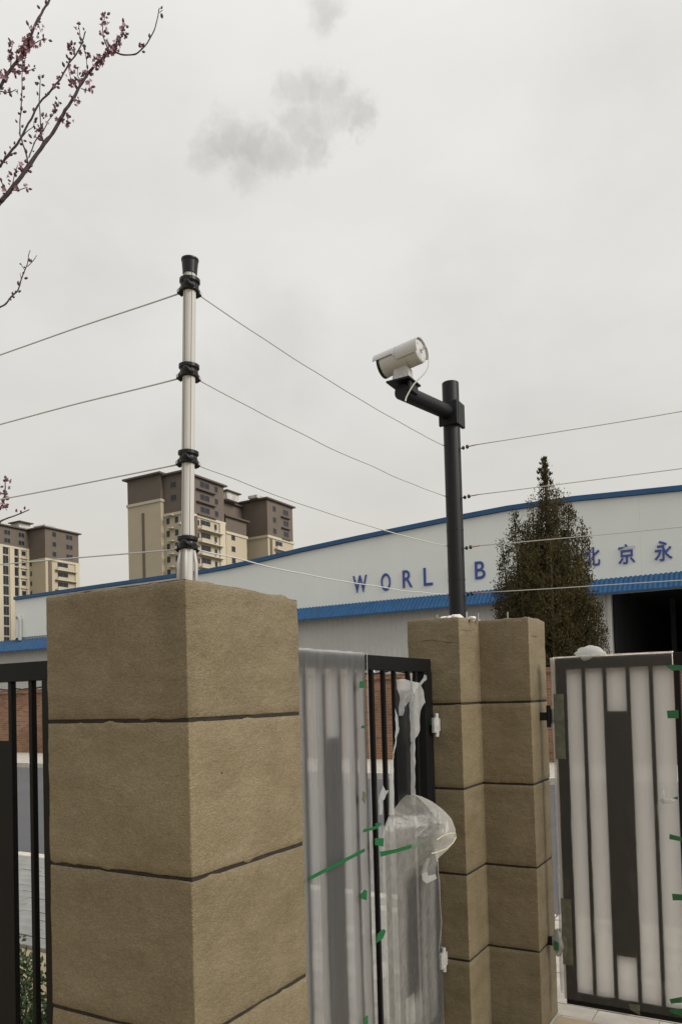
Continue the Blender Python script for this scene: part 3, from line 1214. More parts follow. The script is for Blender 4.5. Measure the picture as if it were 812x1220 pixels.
def loose(s, t, u_, z_):
    x = GX1 + .003 + .004 * (noise.noise(Vector((u_ * 7, z_ * .7, 2))) + .5)
    x += .003 * noise.noise(Vector((u_ * 30, z_ * 1.5, 7))) + .003 * abs(noise.noise(Vector((u_ * 11 + z_ * 5, z_ * 4, 3))))
    if z_ > 1.72:
        x += .002
    return x


sheet('film_wrap', 'film_loose', sg, 'y', 2.05, 2.705, .06, 1.808, 80, 120, loose)
sheet('film_fold', 'film_loose', sg, 'y', 2.05, 2.705, 0, 1, 40, 3, lambda s, t, u_, z_: (GX1 + .012 - .06 * t, u_, 1.808 + .003 * noise.noise(Vector((u_ * 20, t, 2)))))
MB().tube([(GX1 + .018, 2.705, 1.808), (GX1 + .016, 2.705, 1.60), (GX1 + .02, 2.703, 1.2), (GX1 + .018, 2.70, .7), (GX1 + .018, 2.70, .1)], .0012, 6).build('film_hem', 'film_torn', sg, smooth=True)
xt = GX1 + .030
tape([(428, 812), (433.5, 811), (433.5, 820), (428, 820)], 0, xt, sg)
tape([(430, 865), (434, 864), (434, 868), (430, 868)], 0, xt, sg)
tape([(432, 943), (437, 946), (434, 958), (431, 953)], 0, xt, sg, mk='tape_pale')
tape([(368, 1045), (434, 1011), (434, 1015), (369, 1049)], 0, xt, sg)
tape([(429, 1066), (434, 1060), (437, 1062), (436, 1073), (430, 1071)], 0, xt, sg)
tape([(433, 1213), (438, 1210), (438, 1222), (433, 1222)], 0, xt, sg)

# --- bag of film over the lock and the lower right of the swing gate


def low(s, t, u_, z_):
    x = GX1 + .0025 + .004 * (noise.noise(Vector((u_ * 9, z_ * .9, 12))) + .5)
    x += .002 * noise.noise(Vector((u_ * 34, z_ * 2.2, 7)))
    return x


sheet('film_skirt_inner', 'film_bag', sg, 'y', 2.812, 3.398, .06, 1.08, 30, 50, lambda s, t, u_, z_: GX0 - .010 - .01 * noise.noise(Vector((u_ * 8, z_, 3))))
# one draped sheet: a puffed hood over the lock that falls into the skirt below
film('film_drape', .42, .34, tint=(.86, .84, .79), diff=.04, gloss=.035, wr=14, streak=(2, 2, 1.2), bstr=.7)
HK = [(.06, 2.812, 3.398, .010), (.60, 2.812, 3.398, .012), (.76, 2.812, 3.392, .018), (.84, 2.812, 3.375, .034), (.90, 2.812, 3.350, .075), (.945, 2.812, 3.350, .125), (.985, 2.812, 3.360, .160),
      (1.03, 2.815, 3.350, .165), (1.08, 2.830, 3.325, .150), (1.125, 2.875, 3.270, .120), (1.16, 2.950, 3.205, .085), (1.185, 3.010, 3.150, .050), (1.197, 3.060, 3.100, .020)]


def hk(z):
    for a, b in zip(HK[:-1], HK[1:]):
        if z <= b[0]:
            t = (z - a[0]) / (b[0] - a[0])
            t = max(0, min(1, t))
            return [a[k] + (b[k] - a[k]) * t for k in (1, 2, 3)]
    return HK[-1][1:]


hv, hf = [], []
zrows = [.06 + .02 * k for k in range(38)] + [.82 + (1.197 - .82) * k / 54 for k in range(55)]
NS = 72
for z in zrows:
    vl, vr, bu = hk(z)
    for i in range(NS + 1):
        s_ = i / NS
        prof_ = math.sin(math.pi * s_ ** 1.55) ** .75 if bu > .02 else math.sin(math.pi * s_) ** .3
        if 0 < s_ < 1 or bu > 0:
            v_ = vl + (vr - vl) * s_
            q = Vector((0, v_, z))
            puff = min(1, bu / .12)
            fold = (.5 - abs(noise.noise(Vector((v_ * 9 - z * 4, z * 5, 2))))) * .020 * puff + (.5 - abs(noise.noise(Vector((v_ * 21 + z * 6, z * 9, 8))))) * .005 * puff
            fall = noise.noise(Vector((v_ * 16, z * 1.3, 4))) * .004 + noise.noise(Vector((v_ * 40, z * 3, 6))) * .0010
            x_ = GX1 + .003 + bu * prof_ + (fold * prof_ + fall * (1 - .5 * puff)) + .002
            zz = z + .008 * noise.noise(Vector((v_ * 8, z * 8, 1))) * puff
            hv.append((max(x_, GX1 + .0012), v_ + .01 * noise.noise(Vector((z * 7, s_ * 3, 5))) * puff, zz))
nr = len(zrows)
for j in range(nr - 1):
    for i in range(NS):
        a = j * (NS + 1) + i
        hf.append((a, a + 1, a + NS + 2, a + NS + 1))
MB().add(hv, hf).build('film_hood', 'film_drape', sg, smooth=True)
# lock case and lever under the hood
lk = MB().box(GX1, GX1 + .018, 3.315, 3.372, .93, 1.10).build('lock_case', 'steel', sg, bevel=.003)
MB().tube([(GX1 + .018, 3.34, 1.03), (GX1 + .07, 3.34, 1.03), (GX1 + .075, 3.23, 1.03)], .009, 10).build('lever', 'steel', lk)
# yellowish hem of the hood's mouth
hx = -1.235
ring = []
for (x, y) in ((520, 1001), (527, 996), (536, 993), (542, 993), (543, 998), (539, 1005), (532, 1011), (522, 1015), (514, 1017)):
    ring.append(on(x, y, 0, hx))
sm = []
for i in range(len(ring) - 1):
    for k in range(4):
        sm.append(ring[i].lerp(ring[i + 1], k / 4) + Vector((0, 0, .002 * noise.noise(ring[i] * 50))))
sm.append(ring[-1])
MB().tube(sm, .0024, 7).build('hood_hem', 'yellow_hem', sg, smooth=True)
# loose hem of the skirt and a curled flap under the hood
MB().tube([on(x, y, 0, GX1 + .010) for x, y in ((521, 1018), (522, 1045), (524, 1075), (526, 1100), (523, 1128), (524, 1160))], .0016, 6).build('film_hem', 'film_torn', sg, smooth=True)
tape([(509, 1022), (505, 1030), (502, 1040), (503, 1049), (508, 1053), (520, 1047), (518, 1042), (510, 1044), (508, 1037), (512, 1024)], 0, GX1 + .045, sg, mk='film_torn')
# tape straps
xs = GX1 + .042
tape([(433, 988), (440, 987), (450, 983), (450, 987), (441, 990), (432, 992)], 0, xs, sg)
tape([(446, 982), (451, 980), (454, 982), (450, 985)], 0, xs, sg)
tape([(452, 1015), (470, 1012), (490, 1006), (507, 999), (510, 1001), (492, 1010), (472, 1016), (453, 1021)], 0, GX1 + .075, sg)
tape([(446, 999), (457, 999), (456, 1009), (446, 1007)], 0, xs, sg)
tape([(449, 1113), (457, 1107), (459, 1110), (456, 1118), (451, 1122), (448, 1124)], 0, xs, sg)
# torn film scraps on the upper right of the gate
def scrap(pxs, off, name='film_scrap', mk='film_torn', amp=.006):
    P_ = [on(355 + a / 4.776, 770 + b / 4.776, 0, GX1 + off) for a, b in pxs]
    c = sum(P_, Vector()) / len(P_)
    # fan of subdivided triangles with ripples
    vs, fs = [], []
    dense = []
    for a, b in zip(P_, P_[1:] + P_[:1]):
        for k in range(4):
            dense.append(a.lerp(b, k / 4))
    n = len(dense)
    for r_ in (1, .75, .5, .25):
        for p in dense:
            q = c.lerp(p, r_)
            q.x += amp * noise.noise(q * 34) + amp * .4
            vs.append(q)
    cc_ = c.copy()
    vs.append(cc_)
    for k in range(3):
        for i in range(n):
            fs.append((k * n + i, k * n + (i + 1) % n, (k + 1) * n + (i + 1) % n, (k + 1) * n + i))
    for i in range(n):
        fs.append((3 * n + i, 3 * n + (i + 1) % n, 4 * n))
    return MB().add(vs, fs).build(name, mk, sg, smooth=True)


scrap([(555, 190), (600, 185), (640, 200), (692, 210), (660, 260), (630, 315), (600, 350), (596, 396), (572, 396), (573, 300), (560, 215)], .006)
scrap([(640, 200), (690, 210), (712, 262), (717, 320), (692, 370), (690, 480), (660, 540), (636, 545), (630, 400), (631, 318), (655, 270)], .010)
scrap([(690, 212), (704, 186), (716, 160), (730, 168), (727, 190), (702, 215), (694, 226)], .008)
scrap([(636, 545), (662, 538), (662, 700), (663, 900), (640, 900), (637, 700)], .004)
scrap([(516, 660), (536, 640), (541, 700), (543, 960), (516, 960), (516, 720)], .004)
scrap([(548, 350), (566, 400), (568, 470), (556, 540), (538, 640), (534, 640), (545, 560), (552, 470)], .006)
scrap([(478, 790), (492, 822), (514, 820), (498, 850), (474, 890), (476, 960), (458, 960), (456, 860)], .010)
scrap([(632, 155), (646, 155), (644, 200), (636, 200)], .006)
MB().box(GX1 - .03, GX1 - .004, 2.785, 2.81, 1.732, 1.742).build('film_knot', 'rubble_white', sg)

# ================================================================== SHRUBS behind the left railing
random.seed(21)


def shrub(c, h, w_, label):
    s = thing('shrub', c, label, 'shrub', 'low shrubs behind the left railing')
    c = Vector(c)
    b = MB()
    for i in range(9):
        a = random.uniform(0, 6.28)
        e_ = c + Vector((math.cos(a) * w_ * .6, math.sin(a) * w_ * .6, h * random.uniform(.6, .95)))
        b.tube([c + Vector((random.uniform(-.02, .02), random.uniform(-.02, .02), 0)), c.lerp(e_, .5) + Vector((0, 0, .04)), e_], [.006, .004, .002], 5)
    b.build('stems', 'bark', s)
    b = MB()
    for i in range(900):
        d = Vector((random.gauss(0, 1), random.gauss(0, 1), random.gauss(0, 1))).normalized() * random.random() ** .4
        p = c + Vector((d.x * w_, d.y * w_, h * .56 + d.z * h * .46))
        t = Vector((random.gauss(0, .6), random.gauss(0, .6), random.uniform(.1, 1))).normalized()
        q = t.cross(Vector((random.gauss(0, 1), random.gauss(0, 1), .2))).normalized()
        l_, ww = random.uniform(.02, .04), random.uniform(.008, .014)
        nn_ = t.cross(q) * .006
        b.add([p, p + t * l_ * .5 + q * ww + nn_, p + t * l_, p + t * l_ * .5 - q * ww + nn_], [(0, 1, 2), (0, 2, 3)])
    b.build('foliage', 'leaf_shrub', s, kind='stuff')


for k, (x, y, h, w_, wd) in enumerate(((-3.45, 2.55, .40, .24, 'nearest the foreground pillar'), (-3.95, 2.72, .46, .26, 'second from the foreground pillar'),
                                  (-4.45, 2.62, .42, .25, 'third from the foreground pillar'), (-3.05, 2.38, .30, .2, 'smallest, low beside the pillar'),
                                  (-4.95, 2.75, .44, .26, 'farthest left of the row'))):
    shrub((x, y, -.03), h, w_, 'small leafy green shrub behind the left railing, ' + wd)

# ================================================================== BRICK BOUNDARY WALL across the road
bw = thing('brick_wall', (-10, 17.6, 0), 'long red brick boundary wall across the road', 'wall')
MB().box(-60, 30, 17.5, 17.74, -.2, 2.06).build('brickwork', 'brickwork', bw)
MB().box(-60, 30, 17.44, 17.80, 2.062, 2.13).build('coping', 'brickwork', bw)
MB().box(-60, 30, 17.47, 17.77, 2.132, 2.185).build('coping', 'brickwork', bw)
for k in range(16):
    x = -52 + k * 5.2
    MB().box(x, x + .38, 17.38, 17.499, -.2, 2.30).build('pier', 'brickwork', bw)
b = MB()
x = -60
while x < 30:      # dark bent wire and cable clutter along the coping
    nx = x + random.uniform(.5, 1.1)
    b.tube([(x, 17.6, 2.20), ((x + nx) / 2, 17.6, 2.20 + random.uniform(.0, .10)), (nx, 17.6, 2.20)], .028, 5)
    x = nx
b.build('coil_wire', 'plastic_black', bw)

# ================================================================== WAREHOUSE
wh = thing('warehouse', (-30, 45, 0), 'long white metal warehouse with a blue roof edge and blue canopy', 'warehouse')
VF = 45
prof = [(-59.35, 11.12), (-54, 11.16), (-48, 11.2), (-42, 11.22), (-38, 11.24), (-35.4, 11.33), (-32, 11.56), (-28.7, 11.84), (-24, 12.12), (-18, 12.44), (-14, 12.59), (-10, 12.56), (-4.3, 12.27), (2, 11.85),
        (8, 11.4), (12, 11.2), (30, 11.15)]
# fascia: vertical sheet panels, each between two stations
x = -59.35


def roof_z(x):
    for a, b in zip(prof[:-1], prof[1:]):
        if a[0] <= x <= b[0]:
            t = (x - a[0]) / (b[0] - a[0])
            return a[1] + (b[1] - a[1]) * t
    return prof[-1][1]


pw = 4.8
while x < 30:
    x1 = min(30, x + pw)
    xs_ = [x + .002] + [p[0] for p in prof if x + .1 < p[0] < x1 - .1] + [x1 - .002]
    poly = [(x + .002, 7.72), (x1 - .002, 7.72)] + [(q, roof_z(q) - .02) for q in reversed(xs_)]
    fixn(MB().prism(poly, VF, VF + .12, 'xz').build('fascia_panel', 'fascia_white', wh))
    x = x1
MB().prism([(-59.2, 7.0), (29.9, 7.0)] + [(p[0] + (.1 if i == 0 else 0), p[1] - .3) for i, p in reversed(list(enumerate(prof)))], VF + .13, VF + .2, 'xz').build('backing_wall', 'wall_grey', wh)
b = MB()
for i in range(len(prof) - 1):
    (a0, z0), (a1, z1) = prof[i], prof[i + 1]
    b.add([(a0, VF - .18, z0), (a1, VF - .18, z1), (a1, VF + .5, z1), (a0, VF + .5, z0), (a0, VF - .18, z0 + .28), (a1, VF - .18, z1 + .28), (a1, VF + .5, z1 + .28), (a0, VF + .5, z0 + .28)],
          [(0, 3, 2, 1), (4, 5, 6, 7), (0, 1, 5, 4), (1, 2, 6, 5), (2, 3, 7, 6), (3, 0, 4, 7)])
b.build('roof_edge', 'blue_trim', wh)
b = MB()
b.add([(p[0], VF + .5, p[1] + .1) for p in prof] + [(p[0], VF + 60, p[1] + .1) for p in prof], [(i, i + 1, i + 1 + len(prof), i + len(prof)) for i in range(len(prof) - 1)])
b.build('roof', 'wall_grey', wh)
# side wall
MB().box(-59.3, -59.1, VF + .3, VF + 60, -.1, 11.1).build('side_wall', 'wall_grey', wh)
# downpipe at the left end of the upper wall
fixn(MB().tube([on(24, 763, 1, VF - .15), on(24, 738, 1, VF - .15), on(22, 734, 1, VF - .12), on(20, 736, 1, VF - .1)], .16, 8).build('downpipe', 'white_paint', wh))


def corrugated(name, x0, x1, pitch, amp, y0, z0, y1, z1, material, parent, jag=0):
    """ribs run from (y0,z0) at the bottom to (y1,z1) at the top"""
    n = int((x1 - x0) / pitch) * 4
    vs = []
    n_dir = Vector((0, -(z1 - z0), (y1 - y0))).normalized()
    for i in range(n + 1):
        x_ = x0 + (x1 - x0) * i / n
        o_ = amp * (1 if i % 4 in (1, 2) else -1) * .5
        dj = jag * (1 if i % 4 in (1, 2) else 0)
        vs.append((x_, y0 + n_dir.y * o_, z0 + n_dir.z * o_))
        vs.append((x_, y1 + n_dir.y * o_, z1 + n_dir.z * o_ + dj))
    fs = [(2 * i, 2 * i + 2, 2 * i + 3, 2 * i + 1) for i in range(n)]
    return MB().add(vs, fs).build(name, material, parent)


corrugated('canopy_sheet', -52, 30, .26, .035, VF - .95, 7.02, VF - .02, 7.90, 'blue_sheet', wh, .02)
MB().box(-52, 30, VF - 1.02, VF - .93, 6.93, 7.02).build('canopy_edge', 'blue_trim', wh)
corrugated('canopy_sheet', -75, -52.01, .32, .07, VF - .95, 6.50, VF - .02, 7.50, 'blue_sheet', wh, .06)
MB().box(-75, -52.01, VF - 1.02, VF - .93, 6.42, 6.50).build('canopy_edge', 'blue_trim', wh)
# lower wall, ribbed grey sheet, with the dark loading opening
corrugated('lower_wall', -75, -8.4, .40, .05, VF + .02, -.1, VF + .02, 7.5, 'wall_grey', wh)
corrugated('lower_wall', 6, 30, .40, .05, VF + .02, -.1, VF + .02, 7.5, 'wall_grey', wh)
MB().box(-8.4, -8.2, VF - .1, VF + .6, -.1, 7.4).build('opening_jamb', 'wall_grey', wh)
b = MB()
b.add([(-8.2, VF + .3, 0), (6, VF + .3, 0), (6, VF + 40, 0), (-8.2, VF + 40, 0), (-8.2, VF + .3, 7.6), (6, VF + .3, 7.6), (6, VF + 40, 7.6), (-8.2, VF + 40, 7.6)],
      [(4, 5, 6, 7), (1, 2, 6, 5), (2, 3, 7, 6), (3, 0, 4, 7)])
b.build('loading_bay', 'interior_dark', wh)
# interior columns faintly visible in the bay
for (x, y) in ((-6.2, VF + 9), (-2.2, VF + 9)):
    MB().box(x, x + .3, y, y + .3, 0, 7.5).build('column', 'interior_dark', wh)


# lettering on the fascia
def letter(ch, px0, px1, py_top, py_bot, name='letter'):
    c = bpy.data.curves.new(name, 'FONT')
    c.body = ch
    c.size = 1
    c.extrude = .02
    c.offset = .006 if ch.isascii() else .014
    t = bpy.data.objects.new(name, c)
    me = bpy.data.meshes.new_from_object(t)
    bpy.data.objects.remove(t)
    xs_ = [v.co.x for v in me.vertices]
    ys_ = [v.co.y for v in me.vertices]
    A_ = on(px0, py_bot, 1, VF)
    B_ = on(px1, py_top, 1, VF)
    sx = (B_.x - A_.x) / (max(xs_) - min(xs_))
    sz = (B_.z - A_.z) / (max(ys_) - min(ys_))
    x0_, y0_ = min(xs_), min(ys_)
    org = world_loc(wh)
    for v in me.vertices:
        x_, y_, z_ = v.co
        v.co = Vector((A_.x + (x_ - x0_) * sx, VF - .045 - z_, A_.z + (y_ - y0_) * sz)) - org
    me.materials.clear()
    me.materials.append(M['letter_blue'])
    o = bpy.data.objects.new(name, me)
    col.objects.link(o)
    o.parent = wh
    return fixn(o)


for (ch, a, b_, t_, l_) in (('W', 421, 437, 684.7, 707), ('O', 454.3, 464.9, 682.5, 704.6), ('R', 480, 490.8, 678.6, 700.7), ('L', 504.9, 514.8, 675.6, 698.2), ('D', 535.5, 546.5, 673, 695),
                            ('B', 566, 577.6, 668, 690.5), ('\u5317', 695.5, 714, 651, 676), ('\u4eac', 736.5, 755.5, 647, 673), ('\u6c38', 779.5, 800, 643, 669.5)):
    letter(ch, a, b_, t_, l_)

# ================================================================== APARTMENT TOWERS
win_cache = {}


def win(face, w_, h_, dark=False):
    key = (face, w_, h_)
    if key in win_cache:
        return win_cache[key]
    f = MB()
    g = MB()
    if face == 'u':      # on a wall facing +X, spans y
        f.box(0, .06, -w_ / 2, w_ / 2, 0, .10).box(0, .06, -w_ / 2, w_ / 2, h_ - .10, h_).box(0, .06, -w_ / 2, -w_ / 2 + .1, .101, h_ - .101).box(0, .06, w_ / 2 - .1, w_ / 2, .101, h_ - .101)
        if w_ > 1.6:
            f.box(0, .06, -.05, .05, .101, h_ - .101)
        g.box(-.02, .03, -w_ / 2 + .09, w_ / 2 - .09, .09, h_ - .09)
    else:
        f.box(-w_ / 2, w_ / 2, -.06, 0, 0, .10).box(-w_ / 2, w_ / 2, -.06, 0, h_ - .10, h_).box(-w_ / 2, -w_ / 2 + .1, -.06, 0, .101, h_ - .101).box(w_ / 2 - .1, w_ / 2, -.06, 0, .101, h_ - .101)
        g.box(-w_ / 2 + .09, w_ / 2 - .09, -.03, .02, .09, h_ - .09)
    fo = f.build('window', 'window_frame')
    go = g.build('pane', 'bronze_glass')
    r_ = (fo.data, go.data)
    bpy.data.objects.remove(fo)
    bpy.data.objects.remove(go)
    win_cache[key] = r_
    return r_


def put_win(parent, face, x, y, z, w_, h_):
    a, b = win(face, w_, h_)
    o = bpy.data.objects.new('window', a)
    col.objects.link(o)
    o.parent = parent
    o.location = Vector((x, y, z)) - parent.location
    p = bpy.data.objects.new('pane', b)
    col.objects.link(p)
    p.parent = o


slab_cache = {}


def slab(parent, name, material, cx, cy, z, dx, dy, dz):
    key = (name, material, round(dx, 3), round(dy, 3), dz)
    if key not in slab_cache:
        o = MB().box(-dx / 2, dx / 2, -dy / 2, dy / 2, 0, dz).build(name, material)
        slab_cache[key] = o.data
        bpy.data.objects.remove(o)
    o = bpy.data.objects.new(name, slab_cache[key])
    col.objects.link(o)
    o.parent = parent
    o.location = Vector((cx, cy, z)) - parent.location


def tower(U, V, label, split_left=50.0, Bd=33, wing=6.0, TOP=56.0, lenA=15.6, Bend=12.5):
    """U,V = near right corner of the front wing; wing B starts Bd farther along +Y"""
    T = thing('apartment_tower', (U, V, 0), label, 'building')

    def volume(u0, u1, v0, v1, zc, zt=TOP):
        MB().box(u0, u1, v0, v1, 0, zc).build('cream_wall', 'cream_wall', T)
        MB().box(u0 + .02, u1 - .02, v0 + .02, v1 - .02, zc, zt).build('brown_wall', 'brown_wall', T)
        MB().box(u0 - .25, u1 + .25, v0 - .25, v1 + .25, zc - .55, zc + .1).build('cornice', 'cream_trim', T)
        MB().box(u0 - .9, u1 + .7, v0 - .9, v1 + .7, zt + .02, zt + .42).build('roof_slab', 'brown_trim', T)

    FH = 3.08
    # front wing: plain gable end, then the stair/kitchen bay, then the balcony corner
    volume(U - 17, U - 6.2, V - .6, V + lenA, split_left)
    volume(U - 6.15, U, V + .4, V + lenA, 46.4, TOP - .45)
    # dark vertical slot on the gable
    MB().box(U - 12.3, U - 11.5, V - .72, V - .58, 0, split_left - 2.6).build('dark_slot', 'brown_wall', T)
    z = 46.4 - 2.45
    k = 0
    while z > 4:
        # gable-side bay
        put_win(T, 'v', U - 4.9, V + .4, z, 1.0, 1.5)
        put_win(T, 'v', U - 2.2, V + .4, z, 1.1, 1.5)
        slab(T, 'balcony_slab', 'cream_trim', U - 3.6, V - .15, z + 1.75, 1.6, 1.1, .25)
        # street side, X = U
        slab(T, 'balcony_slab', 'cream_trim', U + .55, V + 9.7, z - 1.05, 1.3, 8.6, .22)
        slab(T, 'air_conditioner', 'roof_clutter', U + .3, V + 12.0, z - .8, .45, .9, .6)
        slab(T, 'air_conditioner', 'roof_clutter', U - 1.1, V + .1, z - .6, .8, .4, .55)
        put_win(T, 'u', U, V + 2.1 + 3.4, z, .8, 1.3)
        slab(T, 'balcony_wall', 'balcony_wall', U + .95, V + 8.0, z - .83, .14, 4.6, .85)
        put_win(T, 'u', U, V + 8.2, z + .05, 3.6, 1.55)
        put_win(T, 'u', U, V + 12.0, z, 1.0, 1.4)
        z -= FH
        k += 1
    for k in range(3):      # dark storeys above
        z = 46.4 + .9 + k * FH
        put_win(T, 'u', U - .01, V + 8.2, z, 3.6, 1.55)
        put_win(T, 'u', U - .01, V + 12.6, z, 1.4, 1.55)
        slab(T, 'brown_slab', 'brown_trim', U + .35, V + 8.4, z - .8, .8, 7.0, .2)
        put_win(T, 'u', U - .01, V + 3.0, z, 1.4, 1.55)
    z = 49
    for k in range(2):
        z = 49.8 + k * FH
        put_win(T, 'v', U - 3.0, V + .4, z - .5, 2.0, 1.5)
    MB().box(U + .001, U + .25, V + 4.2, V + 5.1, 0, 46.0).build('downpipe_recess', 'brown_wall', T)
    MB().box(U + .001, U + .30, V + .45, V + 3.8, 0, 45.8).build('corner_band', 'cream_trim', T)
    MB().box(U + .001, U + .35, V + lenA - 2.2, V + lenA - .05, 0, 45.8).build('corner_band', 'cream_trim', T)
    # middle link, set back
    volume(U - 15, U - 7.5, V + lenA + .1, V + Bd - .1, 46.2, TOP - 1.2)
    volume(U - 8.2, U - 3.5, V + lenA + 5, V + Bd - 3.5, 45.6, 49.5)
    # rear wing
    vb = V + Bd
    volume(U - 16, U + 1.0, vb, vb + Bend, 46.1)
    z = 46.1 - 2.4
    while z > 4:
        put_win(T, 'v', U - 6.4, vb, z, .9, 1.4)
        put_win(T, 'u', U + 1.0, vb + 5.2, z, 3.3, 1.5)
        slab(T, 'balcony_slab', 'cream_trim', U + 1.5, vb + 6.6, z - 1.05, 1.1, 7.5, .22)
        slab(T, 'balcony_wall', 'balcony_wall', U + 1.9, vb + 5.4, z - .83, .14, 4.4, .80)
        put_win(T, 'u', U - 3.5, V + lenA + 8, z, 1.6, 1.5)
        put_win(T, 'v', U - 5.6, V + lenA + 5, z, 1.3, 1.4)
        z -= FH
    for k in range(3):
        z = 46.1 + .9 + k * FH
        slab(T, 'brown_slab', 'brown_trim', U + 1.3, vb + 8.6, z - .8, .7, 4.2, .2)
        put_win(T, 'u', U + .99, vb + 3.4, z, 1.6, 1.6)
        put_win(T, 'u', U + .99, vb + 9.0, z, 2.6, 1.6)
    MB().box(U + 1.001, U + 1.2, vb + .9, vb + 1.9, 0, 45.6).build('downpipe_recess', 'brown_wall', T)
    # pavilion roofs and plant on top
    MB().box(U - 14, U - 9, V + 2, V + 10, TOP + .43, TOP + 1.5).build('roof_parapet', 'roof_clutter', T)
    MB().box(U - 7, U - 3, V + 4, V + 9, TOP + .0, TOP + 1.6).build('roof_housing', 'roof_clutter', T)
    MB().box(U - 9, U - 5.5, vb - 9, vb - 4, TOP - .75, TOP + 1.3).build('roof_housing', 'roof_clutter', T)
    MB().box(U - 9.6, U - 4.9, vb - 9.6, vb - 3.4, TOP + 1.31, TOP + 1.6).build('roof_hood', 'brown_trim', T)
    MB().box(U - 4, U - 1, vb - 1.8, vb + 2.5, TOP + .43, TOP + 1.2).build('roof_housing', 'roof_clutter', T)
    return T


tower(-120.6, 137.2, 'tall cream and brown apartment tower seen behind the silver fence pole')


def tower_left():
    U, V, TOP = -194.0, 158.0, 56.0
    T = thing('apartment_tower', (U, V, 0), 'tall cream and brown apartment tower at the left edge of the view', 'building')
    FH = 3.08

    def volume(u0, u1, v0, v1, zc, zt=TOP):
        MB().box(u0, u1, v0, v1, 0, zc).build('cream_wall', 'cream_wall', T)
        MB().box(u0 + .02, u1 - .02, v0 + .02, v1 - .02, zc, zt).build('brown_wall', 'brown_wall', T)
        MB().box(u0 - .25, u1 + .25, v0 - .25, v1 + .25, zc - .55, zc + .1).build('cornice', 'cream_trim', T)
        MB().box(u0 - .9, u1 + .7, v0 - .9, v1 + .7, zt + .02, zt + .42).build('roof_slab', 'brown_trim', T)

    volume(U - 22, U - 7.6, V - 20, V + 4, 50.2)
    volume(U - 18, U, V, V + 12.9, 46.6)
    z = 46.6 - 2.2
    while z > 4:
        put_win(T, 'u', U, V + 6.5, z, 4.0, 1.55)
        slab(T, 'balcony_slab', 'cream_trim', U + .6, V + 7.4, z - 1.05, 1.2, 8.0, .22)
        slab(T, 'balcony_wall', 'balcony_wall', U + 1.05, V + 6.7, z - .83, .14, 5.6, .85)
        put_win(T, 'v', U - 6.6, V, z + .4, .8, 1.5)
        z -= FH
    MB().box(U + .001, U + .2, V + 1.0, V + 2.2, 0, 46.0).build('downpipe_recess', 'brown_wall', T)
    MB().box(U + .001, U + .35, V + 11.2, V + 12.85, 0, 46.0).build('corner_band', 'cream_trim', T)
    z = 50.2 - 2.3
    while z > 4:
        put_win(T, 'u', U - 7.6, V - 1.9, z, 1.5, 1.45)
        slab(T, 'ledge', 'cream_trim', U - 7.4, V - 2.2, z - .95, .5, 3.4, .2)
        put_win(T, 'u', U - 7.6, V - 8.3, z - .4, 2.0, 2.7)
        put_win(T, 'u', U - 7.6, V - 4.6, z - .4, 1.4, 2.7)
        z -= FH
    for k in range(3):
        z = 46.6 + .9 + k * FH
        put_win(T, 'u', U - .01, V + 3.4, z, 1.6, 1.6)
        put_win(T, 'u', U - .01, V + 9.2, z, 2.6, 1.6)
    for k in range(2):
        put_win(T, 'u', U - 7.61, V - 2.6, 51 + k * 2.5, 2.2, 1.5)
        put_win(T, 'u', U - 7.61, V - 7.6, 51 + k * 2.5, 2.2, 1.5)
    for (a, b_) in ((V - 7.0, V - 5.4), (V - 3.8, V - 3.2), (V - .9, V - .05), (V - 12, V - 9.4)):
        MB().box(U - 7.599, U - 7.3, a, b_, 0, 49.6).build('corner_band', 'cream_trim', T)
    MB().box(U - 12, U - 8, V - 3, V + 1, TOP + .43, TOP + 2.3).build('roof_housing', 'roof_clutter', T)
    MB().box(U - 6.5, U - 1.2, V + 1.0, V + 5, TOP + .43, TOP + 1.4).build('roof_housing', 'roof_clutter', T)
    MB().box(U - 12.6, U - 7.0, V - 3.6, V + 1.6, TOP + 2.31, TOP + 2.6).build('roof_hood', 'brown_trim', T)


tower_left()

# ================================================================== CONIFER
random.seed(5)
tb = Vector((-5.05, 19.5, -.1))
ct = thing('juniper_tree', tb, 'dense dark olive conifer with several pointed tops in front of the warehouse', 'tree')
MB().tube([tb, tb + Vector((.03, 0, 2.2)), tb + Vector((0, .05, 5)), tb + Vector((.02, 0, 7.4))], [.16, .12, .07, .02], 9).build('trunk', 'bark', ct, smooth=True)
spires = []
# (pixel of tip, pixel x of axis lower, base half width m, base z, y offset)
for (px, py, wid, zb, dy, pwr) in ((648, 549, .44, 3.2, 0, .62), (652, 588, .62, 1.6, .1, .45), (676, 589, .50, 1.0, .15, .50), (693, 617, .36, .8, -.2, .45), (714, 711, .30, .5, .1, .4), (634, 592, .42, 2.0, -.3, .5),
                                   (612, 610, .46, 1.2, .1, .5), (625, 622, .55, 1.0, .0, .5), (598, 640, .34, 1.0, -.1, .45), (662, 578, .36, 2.6, -.3, .5), (655, 635, 1.0, .8, -.7, .34), (640, 640, .9, .8, .5, .35), (682, 650, .5, .8, -.6, .4),
                                   (618, 650, .6, .8, -.6, .4), (590, 694, .26, .8, .1, .4), (604, 690, .3, .6, -.5, .4), (704, 706, .42, .6, -.5, .4)):
    tip = on(px, py, 1, 19.5 + dy)
    spires.append((tip, wid, zb, pwr))
limb = MB()
leaf = MB()
